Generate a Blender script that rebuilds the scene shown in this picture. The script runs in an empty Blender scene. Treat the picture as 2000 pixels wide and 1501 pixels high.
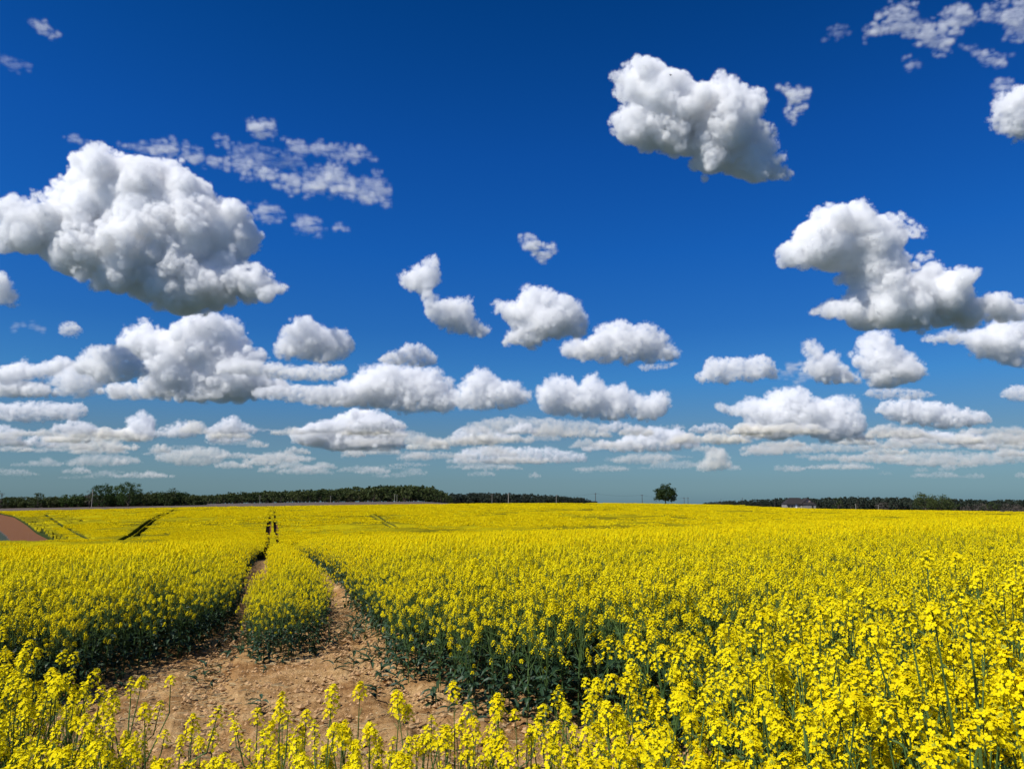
import bpy, math, random
import numpy as np
from mathutils import Vector
R = math.radians
S = bpy.context.scene
COL = S.collection

# ------------------------------------------------------------------ camera, sky, sun, exposure
EYE = 1.7
PITCH = R(8.9)
FPX = 1505.0                       # focal length in pixels of the 2000 px wide photograph
cam = bpy.data.cameras.new('camera')
cam_ob = bpy.data.objects.new('camera', cam)
COL.objects.link(cam_ob)
S.camera = cam_ob
cam_ob.location = (0, 0, EYE)
cam_ob.rotation_euler = (R(90) + PITCH, 0, 0)
cam.sensor_width = 36
cam.lens = 36 * FPX / 2000
cam.clip_start = 0.05
cam.clip_end = 120000

SUN_EL, SUN_AZ = R(50), math.atan2(-0.72, -0.49)      # azimuth measured from +Y towards +X
sun_dir = Vector((math.sin(SUN_AZ) * math.cos(SUN_EL), math.cos(SUN_AZ) * math.cos(SUN_EL), math.sin(SUN_EL)))
sun = bpy.data.lights.new('sun', 'SUN')
sun.energy = 5.0
sun.angle = R(0.5)
sun.color = (1.0, 0.955, 0.88)
sun_ob = bpy.data.objects.new('sun', sun)
COL.objects.link(sun_ob)
sun_ob.rotation_euler = sun_dir.to_track_quat('Z', 'Y').to_euler()

world = bpy.data.worlds.new('World')
S.world = world
world.use_nodes = True
nt = world.node_tree
bg = nt.nodes['Background']
sky = nt.nodes.new('ShaderNodeTexSky')
sky.sky_type = 'NISHITA'
sky.sun_disc = False
sky.sun_elevation = SUN_EL
sky.sun_rotation = SUN_AZ
sky.ozone_density = 2.0
tc = nt.nodes.new('ShaderNodeTexCoord')
sep = nt.nodes.new('ShaderNodeSeparateXYZ')
nt.links.new(tc.outputs['Generated'], sep.inputs[0])
ramp = nt.nodes.new('ShaderNodeValToRGB')
nt.links.new(sep.outputs['Z'], ramp.inputs[0])
# tint of the clear air by height above the horizon (deep polarised blue overhead, teal low down)
SKY_STOPS = [(0.0, (.5, .5, .5)), (1.0, (.5, .5, .5))]
SKY_STOPS = [(0.0, (0.41, 0.70, 1.0)), (0.03, (0.35, 0.56, 0.79)), (0.09, (0.31, 0.49, 0.68)), (0.155, (0.1706, 0.5161, 0.9018)), (0.22, (0.0974, 0.4267, 0.9076)), (0.314, (0.0512, 0.401, 0.9886)), (0.43, (0.0326, 0.353, 0.9357)), (0.58, (0.01, 0.2761, 0.7192)), (1.0, (0.01, 0.2761, 0.7192))]
el = ramp.color_ramp.elements
while len(el) > 1:
    el.remove(el[-1])
el[0].position = SKY_STOPS[0][0]
el[0].color = (*SKY_STOPS[0][1], 1)
for p_, c_ in SKY_STOPS[1:]:
    e_ = el.new(p_)
    e_.color = (*c_, 1)
mul = nt.nodes.new('ShaderNodeMix')
mul.data_type = 'RGBA'
mul.blend_type = 'MULTIPLY'
mul.inputs[0].default_value = 1
nt.links.new(sky.outputs[0], mul.inputs[6])
nt.links.new(ramp.outputs[0], mul.inputs[7])
nt.links.new(mul.outputs[2], bg.inputs[0])
bg.inputs[1].default_value = 0.094

S.view_settings.view_transform = 'Standard'
S.view_settings.look = 'None'
S.view_settings.exposure = 0.22
S.view_settings.gamma = 1
S.cycles.use_denoising = True
S.cycles.use_adaptive_sampling = True
S.cycles.adaptive_threshold = 0.012
S.cycles.max_bounces = 16
S.cycles.diffuse_bounces = 6
S.cycles.transmission_bounces = 4
S.cycles.volume_bounces = 12
S.cycles.volume_step_rate = 1.5
S.cycles.sample_clamp_indirect = 6

# ------------------------------------------------------------------ helpers
def tag(o, label=None, cat=None, group=None, kind=None):
    for k, v in (('label', label), ('category', cat), ('group', group), ('kind', kind)):
        if v:
            o[k] = v
    return o

def link(o, parent=None):
    COL.objects.link(o)
    if parent is not None:
        o.parent = parent
    return o

def empty(name, loc=(0, 0, 0), rz=0.0):
    o = bpy.data.objects.new(name, None)
    o.location = loc
    o.rotation_euler = (0, 0, rz)
    o.empty_display_size = 0.2
    return link(o)

class MB:
    """collects polygons and builds one mesh"""
    def __init__(self):
        self.v, self.f, self.m = [], [], []
    def add(self, vs, fs, mi=0):
        b = len(self.v)
        self.v.extend([tuple(map(float, p)) for p in vs])
        for f in fs:
            self.f.append(tuple(b + i for i in f))
            self.m.append(mi)
    def box(self, lo, hi, mi=0):
        x0, y0, z0 = lo; x1, y1, z1 = hi
        self.add([(x0,y0,z0),(x1,y0,z0),(x1,y1,z0),(x0,y1,z0),(x0,y0,z1),(x1,y0,z1),(x1,y1,z1),(x0,y1,z1)],
                 [(0,3,2,1),(4,5,6,7),(0,1,5,4),(1,2,6,5),(2,3,7,6),(3,0,4,7)], mi)
    def tube(self, pts, rads, n=5, mi=0, cap=True):
        pts = [np.array(p, float) for p in pts]
        rings = []
        for i, p in enumerate(pts):
            d = pts[min(i + 1, len(pts) - 1)] - pts[max(i - 1, 0)]
            d = d / (np.linalg.norm(d) + 1e-9)
            a = np.cross(d, (0.31, 0.95, 0.07)); a /= np.linalg.norm(a) + 1e-9
            b = np.cross(d, a)
            rings.append([p + rads[i] * (a * math.cos(2 * math.pi * k / n) + b * math.sin(2 * math.pi * k / n)) for k in range(n)])
        vs = [q for r in rings for q in r]
        fs = []
        for i in range(len(pts) - 1):
            for k in range(n):
                fs.append((i*n+k, i*n+(k+1)%n, (i+1)*n+(k+1)%n, (i+1)*n+k))
        if cap:
            fs.append(tuple((len(pts)-1)*n+k for k in range(n)))
        self.add(vs, fs, mi)
    def mesh(self, name, mats, smooth=False):
        me = bpy.data.meshes.new(name)
        me.from_pydata(self.v, [], self.f)
        for m in mats:
            me.materials.append(m)
        me.polygons.foreach_set('material_index', self.m)
        if smooth:
            me.polygons.foreach_set('use_smooth', [True] * len(self.f))
        me.update()
        return me
    def build(self, name, mats, parent=None, smooth=False):
        if not isinstance(mats, (list, tuple)):
            mats = [mats]
        return link(bpy.data.objects.new(name, self.mesh(name, mats, smooth)), parent)

def ray(u, v):
    """direction through photograph pixel (u, v), scaled to depth 1 along +Y"""
    a = (u - 1000) / FPX
    b = (750.5 - v) / FPX
    d = np.array([a, math.cos(PITCH) - b * math.sin(PITCH), math.sin(PITCH) + b * math.cos(PITCH)])
    return d / d[1]

_perm = np.random.default_rng(7).random((256, 256))
def vnoise(x, y):
    x = np.asarray(x, float); y = np.asarray(y, float)
    xi = np.floor(x).astype(int); yi = np.floor(y).astype(int)
    fx = x - xi; fy = y - yi
    fx = fx * fx * (3 - 2 * fx); fy = fy * fy * (3 - 2 * fy)
    g = lambda i, j: _perm[i % 256, j % 256]
    return (g(xi, yi) * (1 - fx) + g(xi + 1, yi) * fx) * (1 - fy) + (g(xi, yi + 1) * (1 - fx) + g(xi + 1, yi + 1) * fx) * fy
def fbm(x, y, o=4):
    s = 0; a = 0.5
    for i in range(o):
        s = s + a * (vnoise(x * 2**i + 17.3 * i, y * 2**i + 5.1 * i) - 0.5)
        a *= 0.5
    return s

def inpoly(x, y, poly):
    x = np.asarray(x, float); y = np.asarray(y, float)
    c = np.zeros(x.shape, bool)
    n = len(poly)
    for i in range(n):
        x0, y0 = poly[i]; x1, y1 = poly[(i + 1) % n]
        if y0 == y1:
            continue
        c ^= ((y0 > y) != (y1 > y)) & (x < (x1 - x0) * (y - y0) / (y1 - y0) + x0)
    return c

def polydist(x, y, line):
    x = np.asarray(x, float); y = np.asarray(y, float)
    d = np.full(x.shape, 1e9)
    for (x0, y0), (x1, y1) in zip(line[:-1], line[1:]):
        dx, dy = x1 - x0, y1 - y0
        t = np.clip(((x - x0) * dx + (y - y0) * dy) / (dx * dx + dy * dy + 1e-12), 0, 1)
        d = np.minimum(d, np.hypot(x - x0 - t * dx, y - y0 - t * dy))
    return d

# ------------------------------------------------------------------ node helpers / materials
def new_mat(name):
    m = bpy.data.materials.new(name)
    m.use_nodes = True
    return m, m.node_tree, m.node_tree.nodes['Principled BSDF'], m.node_tree.nodes['Material Output']

def noise_node(n, scale, detail=4, rough=0.6, coord='Object'):
    t = n.nodes.new('ShaderNodeTexCoord')
    q = n.nodes.new('ShaderNodeTexNoise')
    q.inputs['Scale'].default_value = scale
    q.inputs['Detail'].default_value = detail
    q.inputs['Roughness'].default_value = rough
    n.links.new(t.outputs[coord], q.inputs['Vector'])
    return q

def ramp_node(n, src, stops):
    r = n.nodes.new('ShaderNodeValToRGB')
    e = r.color_ramp.elements
    while len(e) > 1:
        e.remove(e[-1])
    e[0].position = stops[0][0]; e[0].color = (*stops[0][1], 1)
    for p, c in stops[1:]:
        q = e.new(p); q.color = (*c, 1)
    n.links.new(src, r.inputs[0])
    return r

def simple_mat(name, c0, c1, scale=3.0, rough=0.8, bump=0.0, spec=0.2):
    m, n, b, o = new_mat(name)
    q = noise_node(n, scale)
    r = ramp_node(n, q.outputs[0], [(0.3, c0), (0.7, c1)])
    n.links.new(r.outputs[0], b.inputs['Base Color'])
    b.inputs['Roughness'].default_value = rough
    b.inputs['Specular IOR Level'].default_value = spec
    if bump:
        bp = n.nodes.new('ShaderNodeBump')
        bp.inputs['Strength'].default_value = bump
        n.links.new(q.outputs[0], bp.inputs['Height'])
        n.links.new(bp.outputs[0], b.inputs['Normal'])
    return m

def leafy_mat(name, c0, c1, trans=0.3, tcol=None, rough=0.6, spec=0.15):
    """thin leaf or petal: colour differs from piece to piece, part of the light passes through"""
    m, n, b, o = new_mat(name)
    g = n.nodes.new('ShaderNodeNewGeometry')
    oi = n.nodes.new('ShaderNodeObjectInfo')
    ad = n.nodes.new('ShaderNodeMath'); ad.operation = 'ADD'
    n.links.new(g.outputs['Random Per Island'], ad.inputs[0])
    n.links.new(oi.outputs['Random'], ad.inputs[1])
    fr = n.nodes.new('ShaderNodeMath'); fr.operation = 'MULTIPLY'; fr.inputs[1].default_value = 0.5
    n.links.new(ad.outputs[0], fr.inputs[0])
    r = ramp_node(n, fr.outputs[0], [(0.1, c0), (0.9, c1)])
    n.links.new(r.outputs[0], b.inputs['Base Color'])
    b.inputs['Roughness'].default_value = rough
    b.inputs['Specular IOR Level'].default_value = spec
    t = n.nodes.new('ShaderNodeBsdfTranslucent')
    if tcol:
        t.inputs[0].default_value = (*tcol, 1)
    else:
        n.links.new(r.outputs[0], t.inputs[0])
    mx = n.nodes.new('ShaderNodeMixShader')
    mx.inputs[0].default_value = trans
    n.links.new(b.outputs[0], mx.inputs[1]); n.links.new(t.outputs[0], mx.inputs[2])
    n.links.new(mx.outputs[0], o.inputs['Surface'])
    return m

M_PETAL = leafy_mat('petal_yellow', (.83, .655, .003), (.91, .785, .008), 0.35, rough=.7, spec=.05)
M_BUD = leafy_mat('bud_green_yellow', (.30, .32, .02), (.45, .42, .02), 0.1)
M_STEM = leafy_mat('stem_green', (.05, .10, .025), (.09, .15, .04), 0.05)
M_LEAF = leafy_mat('rape_leaf', (.014, .040, .018), (.036, .076, .034), 0.18, rough=.5, spec=.3)
M_TOPFAR = leafy_mat('far_flower_tops', (.64, .49, .004), (.82, .68, .007), 0.2, rough=.8, spec=.02)
M_TREE = leafy_mat('tree_leaf', (.022, .048, .010), (.065, .105, .020), 0.2)
M_TREE0 = leafy_mat('dark_tree_leaf', (.012, .026, .007), (.034, .058, .014), 0.2)
M_TREE2 = leafy_mat('wood_leaf', (.024, .045, .010), (.075, .090, .024), 0.15)
M_TREE3 = leafy_mat('far_wood_leaf', (.018, .028, .018), (.040, .052, .032), 0.1)
M_TWIG = leafy_mat('bare_twig_bush', (.07, .06, .05), (.11, .09, .07), 0.1)
M_BARK = simple_mat('bark', (.05, .04, .03), (.10, .08, .06), 4, .9, .4)

# ------------------------------------------------------------------ terrain
_cu = [-2000, 0, 200, 400, 600, 900, 1200, 1450, 1530, 1600, 1700, 1850, 2000, 4000]
_cv = [1000, 997.5, 993, 989, 986.5, 982.5, 981.5, 985.5, 991, 993, 994.5, 996.5, 998.5, 1000]
_ct = [(u - 1000) / FPX * 0.988 for u in _cu]
_cz = [EYE - (v - 986.2) / 1541 * 450 for v in _cv]
CROP = 1.2
def ground_z(x, y):
    x = np.asarray(x, float); y = np.asarray(y, float)
    yy = np.maximum(y, 0)
    near = 0.03 * np.clip(x, -40, 40) - 0.0005 * yy**2 - 0.00035 * np.minimum(y, 0)**2 * 0
    t = x / np.maximum(y, 30)
    zc = np.interp(t, _ct, _cz) - CROP          # ground at the far crest, 450 m out
    sl = (zc + 5.1) / 295.0
    far = -5.1 + sl * (y - 155)
    far = np.where(y > 450, zc - 0.0016 * (y - 450) - 0.000002 * (y - 450)**2, far)
    far = np.maximum(far, -40)
    # left end keeps level behind the crest so the grey strip below the wood shows
    lf = np.clip((-t - 0.02) / 0.10, 0, 1)
    zw = np.interp(t, [(u - 1000) / FPX * 0.988 for u in (-400, 0, 400, 600, 850)], [EYE - (v - 986.2) / 1541 * 640 for v in (991, 989, 983.5, 980.5, 978.5)])
    lev = zc + (zw - zc) * np.clip((y - 450) / 190, 0, 1)
    far = np.where(y > 450, far * (1 - lf) + lev * lf, far)
    # soft maximum of the two slopes
    z = 2.2 * np.logaddexp(near / 2.2, far / 2.2)
    w = np.clip((y - 60) / 60, 0, 1)
    return near * (1 - w) + z * w

def unproj(u, v, h=0.0, y0=0.8, y1=460):
    """first point seen through a photograph pixel on the surface h above the ground"""
    d = ray(u, v)
    ys = np.exp(np.linspace(math.log(y0), math.log(y1), 4000))
    g = EYE + d[2] * ys - (ground_z(d[0] * ys, ys) + h)
    i = np.argmax(g < 0)
    if not (g < 0).any():
        i = len(ys) - 1
    return (d[0] * ys[i], ys[i])

VP = -0.3085            # direction of the wheel tracks: x changes by VP for each metre of y
S0 = [unproj(u, v) for u, v in
      [(120, 1372), (165, 1352), (255, 1322), (350, 1288), (432, 1252), (458, 1205), (480, 1160)]]
S1 = [unproj(u, v) for u, v in [(507, 1150), (493, 1200), (484, 1245), (470, 1288), (500, 1300), (560, 1292), (603, 1282), (638, 1240), (645, 1195), (648, 1172)]]
S2 = [unproj(u, v) for u, v in [(662, 1172), (700, 1214), (740, 1250), (766, 1290), (772, 1335), (850, 1352), (905, 1400)]]
def track_x(y, side):
    """centre line of the left (-1) and right (+1) wheel track beyond the bare patch"""
    if side < 0:
        a = ((S0[-1][0] + S1[0][0]) / 2, (S0[-1][1] + S1[0][1]) / 2)
    else:
        a = ((S1[-1][0] + S2[0][0]) / 2, (S1[-1][1] + S2[0][1]) / 2)
    return a[0] + VP * (np.asarray(y, float) - a[1])
BARE = S0 + S1 + S2 + [(1.5, 5.4), (3.5, 5.4), (9, 5.8), (14, 5.8), (14, -4), (-14, -4), (-14, 3.8), (-5.2, 5.2)]

def line_top(pts):
    return [unproj(u, v, 1.0, 90) for u, v in pts]
TRAM = [line_top(p) for p in (
    [(346, 992), (322, 1005), (300, 1017), (285, 1030), (266, 1047)],
    [(322, 1001), (300, 1011), (280, 1025), (262, 1040), (236, 1054)],
    [(85, 1001), (110, 1018), (140, 1035), (180, 1053)],
    [(722, 1004), (745, 1018), (764, 1029)],
    [(732, 1002), (757, 1018), (778, 1029)],
    [(1060, 997), (1100, 1004), (1140, 1009)],
    [(1240, 998), (1290, 1004), (1340, 1009)],
    [(885, 997), (930, 1003), (975, 1007)])]
TRAM_W = [.5, .5, .7, .5, .5, .7, .8, .7]
FAR_BARE = [unproj(u, v, 0.2, 90) for u, v in [(-60, 994), (0, 1003), (28, 1009), (52, 1024), (72, 1040), (112, 1059), (80, 1066), (-90, 1066)]]
GRASS = [unproj(u, v, 0.2, 90) for u, v in [(-80, 1028), (0, 1034), (12, 1044), (24, 1058), (10, 1064), (-90, 1064)]]
THIN1 = [unproj(u, v, 0.6, 90) for u, v in [(118, 1012), (135, 1009), (172, 1020), (168, 1030), (140, 1028)]]
THIN2 = [unproj(u, v, 0.6, 90) for u, v in [(28, 1006), (80, 1016), (140, 1056), (112, 1062), (72, 1040), (52, 1024)]]

def in_tracks(x, y, extra=0.0):
    """wheel tracks of the main pair"""
    m = np.zeros(np.shape(x), bool)
    for sd in (-1, 1):
        hw = np.where(y < 100, 0.30, np.where((y > 165) & (y < 235), 0.60, 0.34)) + extra
        start = S0[-1][1] - 1 if sd < 0 else S2[0][1] - 1
        m |= (np.abs(x - track_x(y, sd)) < hw) & (y > start)
    return m

def edge_d(x, y):
    """distance to the nearest open edge of the crop"""
    d = polydist(x, y, S0 + [(S0[-1][0] + VP * 6, S0[-1][1] + 6)])
    d = np.minimum(d, polydist(x, y, S1))
    d = np.minimum(d, polydist(x, y, S2 + [(1.5, 5.4), (3.5, 5.4), (9, 5.8)]))
    for sd in (-1, 1):
        d = np.minimum(d, np.where(y > 11, np.abs(x - track_x(y, sd)) - .3, 9))
    return np.maximum(d, 0)

def cropped(x, y, extra=0.0):
    """true where rapeseed grows (main crop, beyond the bare headland)"""
    m = ~inpoly(x, y, BARE) & ~in_tracks(x, y, extra) & (y < 452) & (y > 3)
    m &= ~inpoly(x, y, FAR_BARE)
    for l, w in zip(TRAM, TRAM_W):
        m &= ~(polydist(x, y, l) < w)
    return m

# ground sheet: rings about the place where the photograph was taken, finer ahead and near
ang = np.concatenate([np.linspace(-math.pi, -0.9, 60, endpoint=False), np.linspace(-0.9, 0.9, 1100), np.linspace(0.9, math.pi, 60)[1:-1]])
rad = np.concatenate([np.exp(np.linspace(math.log(0.4), math.log(60), 420, endpoint=False)),
                      np.exp(np.linspace(math.log(60), math.log(900), 130, endpoint=False)),
                      np.exp(np.linspace(math.log(900), math.log(60000), 30))])
A, Q = np.meshgrid(ang, rad)
GX, GY = np.sin(A) * Q, np.cos(A) * Q
GZ = ground_z(np.clip(GX, -20000, 20000), GY)
GZ = np.where(GY < 0, 0.03 * np.clip(GX, -40, 40), GZ)
near_w = np.clip(1 - Q / 40, 0, 1)
clod = np.abs(fbm(GX * 9, GY * 9, 3)) * 0.15 + fbm(GX * 2.2, GY * 2.2, 3) * 0.10 + np.abs(fbm(GX * 30, GY * 30, 2)) * 0.06
for _s in (-1, 1):                                # pressed wheel ruts on the bare patch
    _d = np.abs(GX - track_x(np.minimum(GY, 60), _s) - 0.25 * np.sin(GY * 0.5) * (GY < 11))
    clod = clod - 0.06 * np.exp(-(_d / 0.22)**4) * (GY > 2.5) * (GY < 60) + 0.03 * np.exp(-((_d - 0.33) / 0.10)**2) * (GY > 2.5) * (GY < 60)
GZ = GZ + clod * near_w - 0.03 * near_w
nr, na = A.shape
idx = np.arange(nr * na).reshape(nr, na)
j2 = np.roll(np.arange(na), -1)
quads = np.stack([idx[:-1], idx[1:], idx[1:][:, j2], idx[:-1][:, j2]], -1).reshape(-1, 4)
me = bpy.data.meshes.new('ground')
me.vertices.add(nr * na + 1)
co = np.concatenate([np.stack([GX, GY, GZ], -1).reshape(-1, 3), [[0, 0, 0.0]]])
me.vertices.foreach_set('co', co.astype(np.float32).ravel())
tri = np.stack([np.full(na, nr * na), idx[0], idx[0][j2]], -1)
nl = quads.size + tri.size
me.loops.add(nl)
me.loops.foreach_set('vertex_index', np.concatenate([quads.ravel(), tri.ravel()]).astype(np.int32))
me.polygons.add(len(quads) + len(tri))
me.polygons.foreach_set('loop_start', np.concatenate([np.arange(len(quads)) * 4, quads.size + np.arange(len(tri)) * 3]).astype(np.int32))
me.polygons.foreach_set('use_smooth', np.ones(len(quads) + len(tri), bool))
me.update(calc_edges=True)
me.validate()
# what grows or lies on the land: 0 tilled soil, 1 reddish slope soil, 2 grey stubble, 3 meadow / far country
kx, ky = co[:, 0], co[:, 1]
kindv = np.where(ky > 80, 1.0, 0.0)
kindv = np.where((ky > 451), 2.0, kindv)
kindv = np.where((ky > 640) | (np.hypot(kx, ky) > 900) | (ky < -30), 3.0, kindv)
kindv = np.where(inpoly(kx, ky, GRASS), 3.0, kindv)
kindv = np.where((ky > 451) & (kx / np.maximum(ky, 1) < -0.50) & (ky < 500), 3.0, kindv)
at = me.attributes.new('land', 'FLOAT', 'POINT')
at.data.foreach_set('value', (kindv / 3).astype(np.float32))
m, n, b, o = new_mat('ground_soil')
a_ = n.nodes.new('ShaderNodeAttribute'); a_.attribute_name = 'land'
n1 = noise_node(n, 5.0, 8, .68)
n2 = noise_node(n, 0.9, 5, .6)
r1 = ramp_node(n, n1.outputs[0], [(0.30, (.23, .115, .042)), (0.46, (.48, .285, .115)), (0.64, (.66, .44, .21))])
r2 = ramp_node(n, n2.outputs[0], [(0.36, (.66, .57, .50)), (0.60, (1, 1, 1))])
mm = n.nodes.new('ShaderNodeMix'); mm.data_type = 'RGBA'; mm.blend_type = 'MULTIPLY'; mm.inputs[0].default_value = 1
n.links.new(r1.outputs[0], mm.inputs[6]); n.links.new(r2.outputs[0], mm.inputs[7])
r3 = ramp_node(n, a_.outputs['Fac'], [(0.0, (0, 0, 0)), (0.32, (.155, .068, .030)), (0.36, (.155, .068, .030)), (0.62, (.105, .082, .068)), (0.70, (.105, .082, .068)), (0.95, (.040, .055, .040))])
r4 = ramp_node(n, a_.outputs['Fac'], [(0.05, (0, 0, 0)), (0.3, (1, 1, 1))])
mx = n.nodes.new('ShaderNodeMix'); mx.data_type = 'RGBA'
n.links.new(r4.outputs[0], mx.inputs[0]); n.links.new(mm.outputs[2], mx.inputs[6]); n.links.new(r3.outputs[0], mx.inputs[7])
n.links.new(mx.outputs[2], b.inputs['Base Color'])
b.inputs['Roughness'].default_value = 0.95
b.inputs['Specular IOR Level'].default_value = 0.1
nb = noise_node(n, 28, 6, .7)
bp = n.nodes.new('ShaderNodeBump'); bp.inputs['Strength'].default_value = 1.0; bp.inputs['Distance'].default_value = .05
n.links.new(nb.outputs[0], bp.inputs['Height']); n.links.new(bp.outputs[0], b.inputs['Normal'])
me.materials.append(m)
tag(link(bpy.data.objects.new('ground', me)), 'bare tan soil and land under the crops', kind='structure')

# ------------------------------------------------------------------ rapeseed plants
def basis(d):
    d = d / np.linalg.norm(d)
    a = np.cross(d, (0.2, 0.5, 0.84)); a /= np.linalg.norm(a)
    return d, a, np.cross(d, a)

def add_flower(mb, c, nrm, size, lod, rng, mi=0):
    d, a, b_ = basis(nrm)
    th = rng.uniform(0, 6.28)
    e1 = a * math.cos(th) + b_ * math.sin(th)
    e2 = np.cross(d, e1)
    if lod == 0:
        for k in range(4):
            q = e1 * math.cos(k * math.pi / 2) + e2 * math.sin(k * math.pi / 2)
            s = np.cross(d, q)
            L = size * rng.uniform(.9, 1.1); w = size * .42
            up = rng.uniform(-.1, .35)
            p0 = c + q * L * .08
            p1 = c + q * L * .55 + d * L * .15 * up
            p2 = c + q * L * 1.0 + d * L * .6 * up
            mb.add([p0 - s*w*.25, p0 + s*w*.25, p1 + s*w, p1 - s*w, p2 + s*w*.7, p2 - s*w*.7], [(0,1,2,3),(3,2,4,5)], mi)
    else:
        L = size * 1.0
        mb.add([c + e1*L, c + e2*L + d*L*.25, c - e1*L, c - e2*L + d*L*.25], [(0,1,2,3)], mi)

def add_raceme(mp, base, direc, L, lod, rng, nfl, ms=None, fsize=.0088):
    """flower head: open flowers round the top of the shoot, buds at the tip; mp gets petals+buds, ms the shoot"""
    d, a, b_ = basis(direc)
    ms = ms or mp
    ms.tube([base, base + d * L * .5, base + d * L], [.0028, .002, .0012], 3 if lod else 4, 1)
    zone = min(.055, L * .5) * rng.uniform(.7, 1.5)
    for i in range(nfl):
        f = (i + .5) / nfl
        ph = i * 2.4 + rng.uniform(-.3, .3)
        rad_ = a * math.cos(ph) + b_ * math.sin(ph)
        q = rad_ * (1 - .55 * (1 - f)**2) + d * (.35 + .9 * (1 - f)**1.5)
        q /= np.linalg.norm(q)
        ped = (.010 + .016 * min(1, f * 2.2)) * rng.uniform(.8, 1.2)
        st = base + d * (L - zone * f)
        c = st + q * ped
        if lod == 0:
            s_ = np.cross(q, d); s_ = s_ / (np.linalg.norm(s_) + 1e-9) * .0007
            ms.add([st - s_, st + s_, c + s_, c - s_], [(0,1,2,3)], 1)
        add_flower(mp, c, q + d * .25 + rng.normal(size=3) * .25, fsize * (.88 if lod == 0 else 1.22), lod, rng)
    if lod == 0:
        for i in range(11):
            ph = i * 2.4
            c = base + d * (L + .004 + .006 * (1 - i / 11)) + (a * math.cos(ph) + b_ * math.sin(ph)) * .006 * math.sqrt(i / 11)
            e = .0026
            mp.add([c + d*e*1.7, c + a*e, c + b_*e, c - a*e, c - b_*e, c - d*e], [(0,1,2),(0,2,3),(0,3,4),(0,4,1),(5,2,1),(5,3,2),(5,4,3),(5,1,4)], 2)
        for i in range(int(rng.integers(4, 9))):
            ph = rng.uniform(0, 6.28)
            st = base + d * (L - zone - rng.uniform(.0, .10))
            q = (a * math.cos(ph) + b_ * math.sin(ph)) * .8 + d * .6
            c = st + q * rng.uniform(.03, .05)
            s_ = np.cross(q, d); s_ = s_ / (np.linalg.norm(s_) + 1e-9) * .0011
            ms.add([st - s_*.5, st + s_*.5, c + s_, c - s_], [(0,1,2,3)], 1)

def add_leaf(mb, base, azim, L, W, droop, rng, mi=3, seg=3):
    q = np.array([math.cos(azim), math.sin(azim), 0]); s = np.array([-math.sin(azim), math.cos(azim), 0])
    tw = rng.uniform(-.5, .5)
    s = s * math.cos(tw) + np.array([0, 0, 1]) * math.sin(tw)
    el_ = rng.uniform(.3, .9)
    prof = [.35, 1, .75, .06]
    p = np.array(base, float); vs = []; fs = []
    for i in range(seg + 1):
        w = W * prof[int(i * 3 / seg)] * .5
        fold = np.array([0, 0, w * .5])
        vs += [p - s*w + fold, p, p + s*w + fold]
        el_ -= droop / seg
        p = p + (q * math.cos(el_) + np.array([0, 0, 1]) * math.sin(el_)) * L / seg
    for i in range(seg):
        fs += [(i*3, i*3+1, i*3+4, i*3+3), (i*3+1, i*3+2, i*3+5, i*3+4)]
    mb.add(vs, fs, mi)

def rape_plant(seed, lod, heads=None, leaves=None, parts=None, H=None, spread=.60):
    """parts: None -> everything into one MB; else dict receiving 'stem', 'foliage', 'heads' (list of MB)"""
    rng = np.random.default_rng(seed)
    one = MB()
    ms = parts['stem'] if parts else one
    mf = parts['foliage'] if parts else one
    H = H or rng.uniform(.94, 1.10)
    lean = rng.normal(size=2) * .05
    P = lambda f: np.array([lean[0]*f*f, lean[1]*f*f, H*f])
    hl = rng.uniform(.2, .28)
    ms.tube([P(0), P(.35), P(.7), P(1 - hl / H)], [.0065, .0055, .004, .0028], 5 if lod == 0 else 3, 1)
    nh = heads or int(rng.integers(9, 14))
    def head(base, direc, L, nfl):
        mp = MB() if parts else one
        add_raceme(mp, base, direc, L, lod, rng, nfl, ms if parts else None)
        if parts:
            parts['heads'].append(mp)
    nf = (32, 25)[lod]
    up = P(1) - P(.8); up /= np.linalg.norm(up)
    head(P(1 - hl / H), up, hl, nf + 6)
    for i in range(nh - 1):
        f = .28 + .50 * (i + rng.uniform(0, .8)) / nh
        ph = i * 2.4 + rng.uniform(-.4, .4)
        o_ = np.array([math.cos(ph), math.sin(ph), 0])
        st = P(f)
        top = H * (1 - spread * rng.random()**1.6)
        sp = rng.uniform(.05, .22)
        b1 = st + o_ * sp * .6 + np.array([0, 0, (top - st[2]) * .45])
        L = min(rng.uniform(.14, .24), max(.08, (top - b1[2]) * .8))
        b2 = st + o_ * sp + np.array([0, 0, max(.05, top - L - st[2])])
        ms.tube([st, b1, b2], [.0035, .003, .0024], 4 if lod == 0 else 3, 1, cap=False)
        dd = np.array([0, 0, 1.0]) + o_ * rng.uniform(.0, .3)
        head(b2, dd, L, int(nf * rng.uniform(.6, 1.0)))
        if rng.random() < .8:
            add_leaf(mf, st, ph + .3, rng.uniform(.06, .11), rng.uniform(.015, .028), rng.uniform(.2, 1.2), rng, 3, 3 if lod == 0 else 2)
    nlv = leaves if leaves is not None else (13, 7)[lod]
    for i in range(nlv):
        z = H * (.05 + .42 * (i + rng.uniform(0, .9)) / nlv)
        s = 1.15 - .6 * z / H
        add_leaf(mf, P(z / H), i * 2.4 + rng.uniform(-.4, .4), rng.uniform(.13, .21) * s, rng.uniform(.04, .07) * s * (1 if lod == 0 else 1.3), rng.uniform(.6, 1.9), rng, 3, 3 if lod == 0 else 2)
    return one

PLANT_MATS = [M_PETAL, M_STEM, M_BUD, M_LEAF]
def protos(name, meshes):
    c = bpy.data.collections.new(name)
    for i, me_ in enumerate(meshes):
        c.objects.link(bpy.data.objects.new(f'{name}_{i:02d}', me_))
    return c

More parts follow.
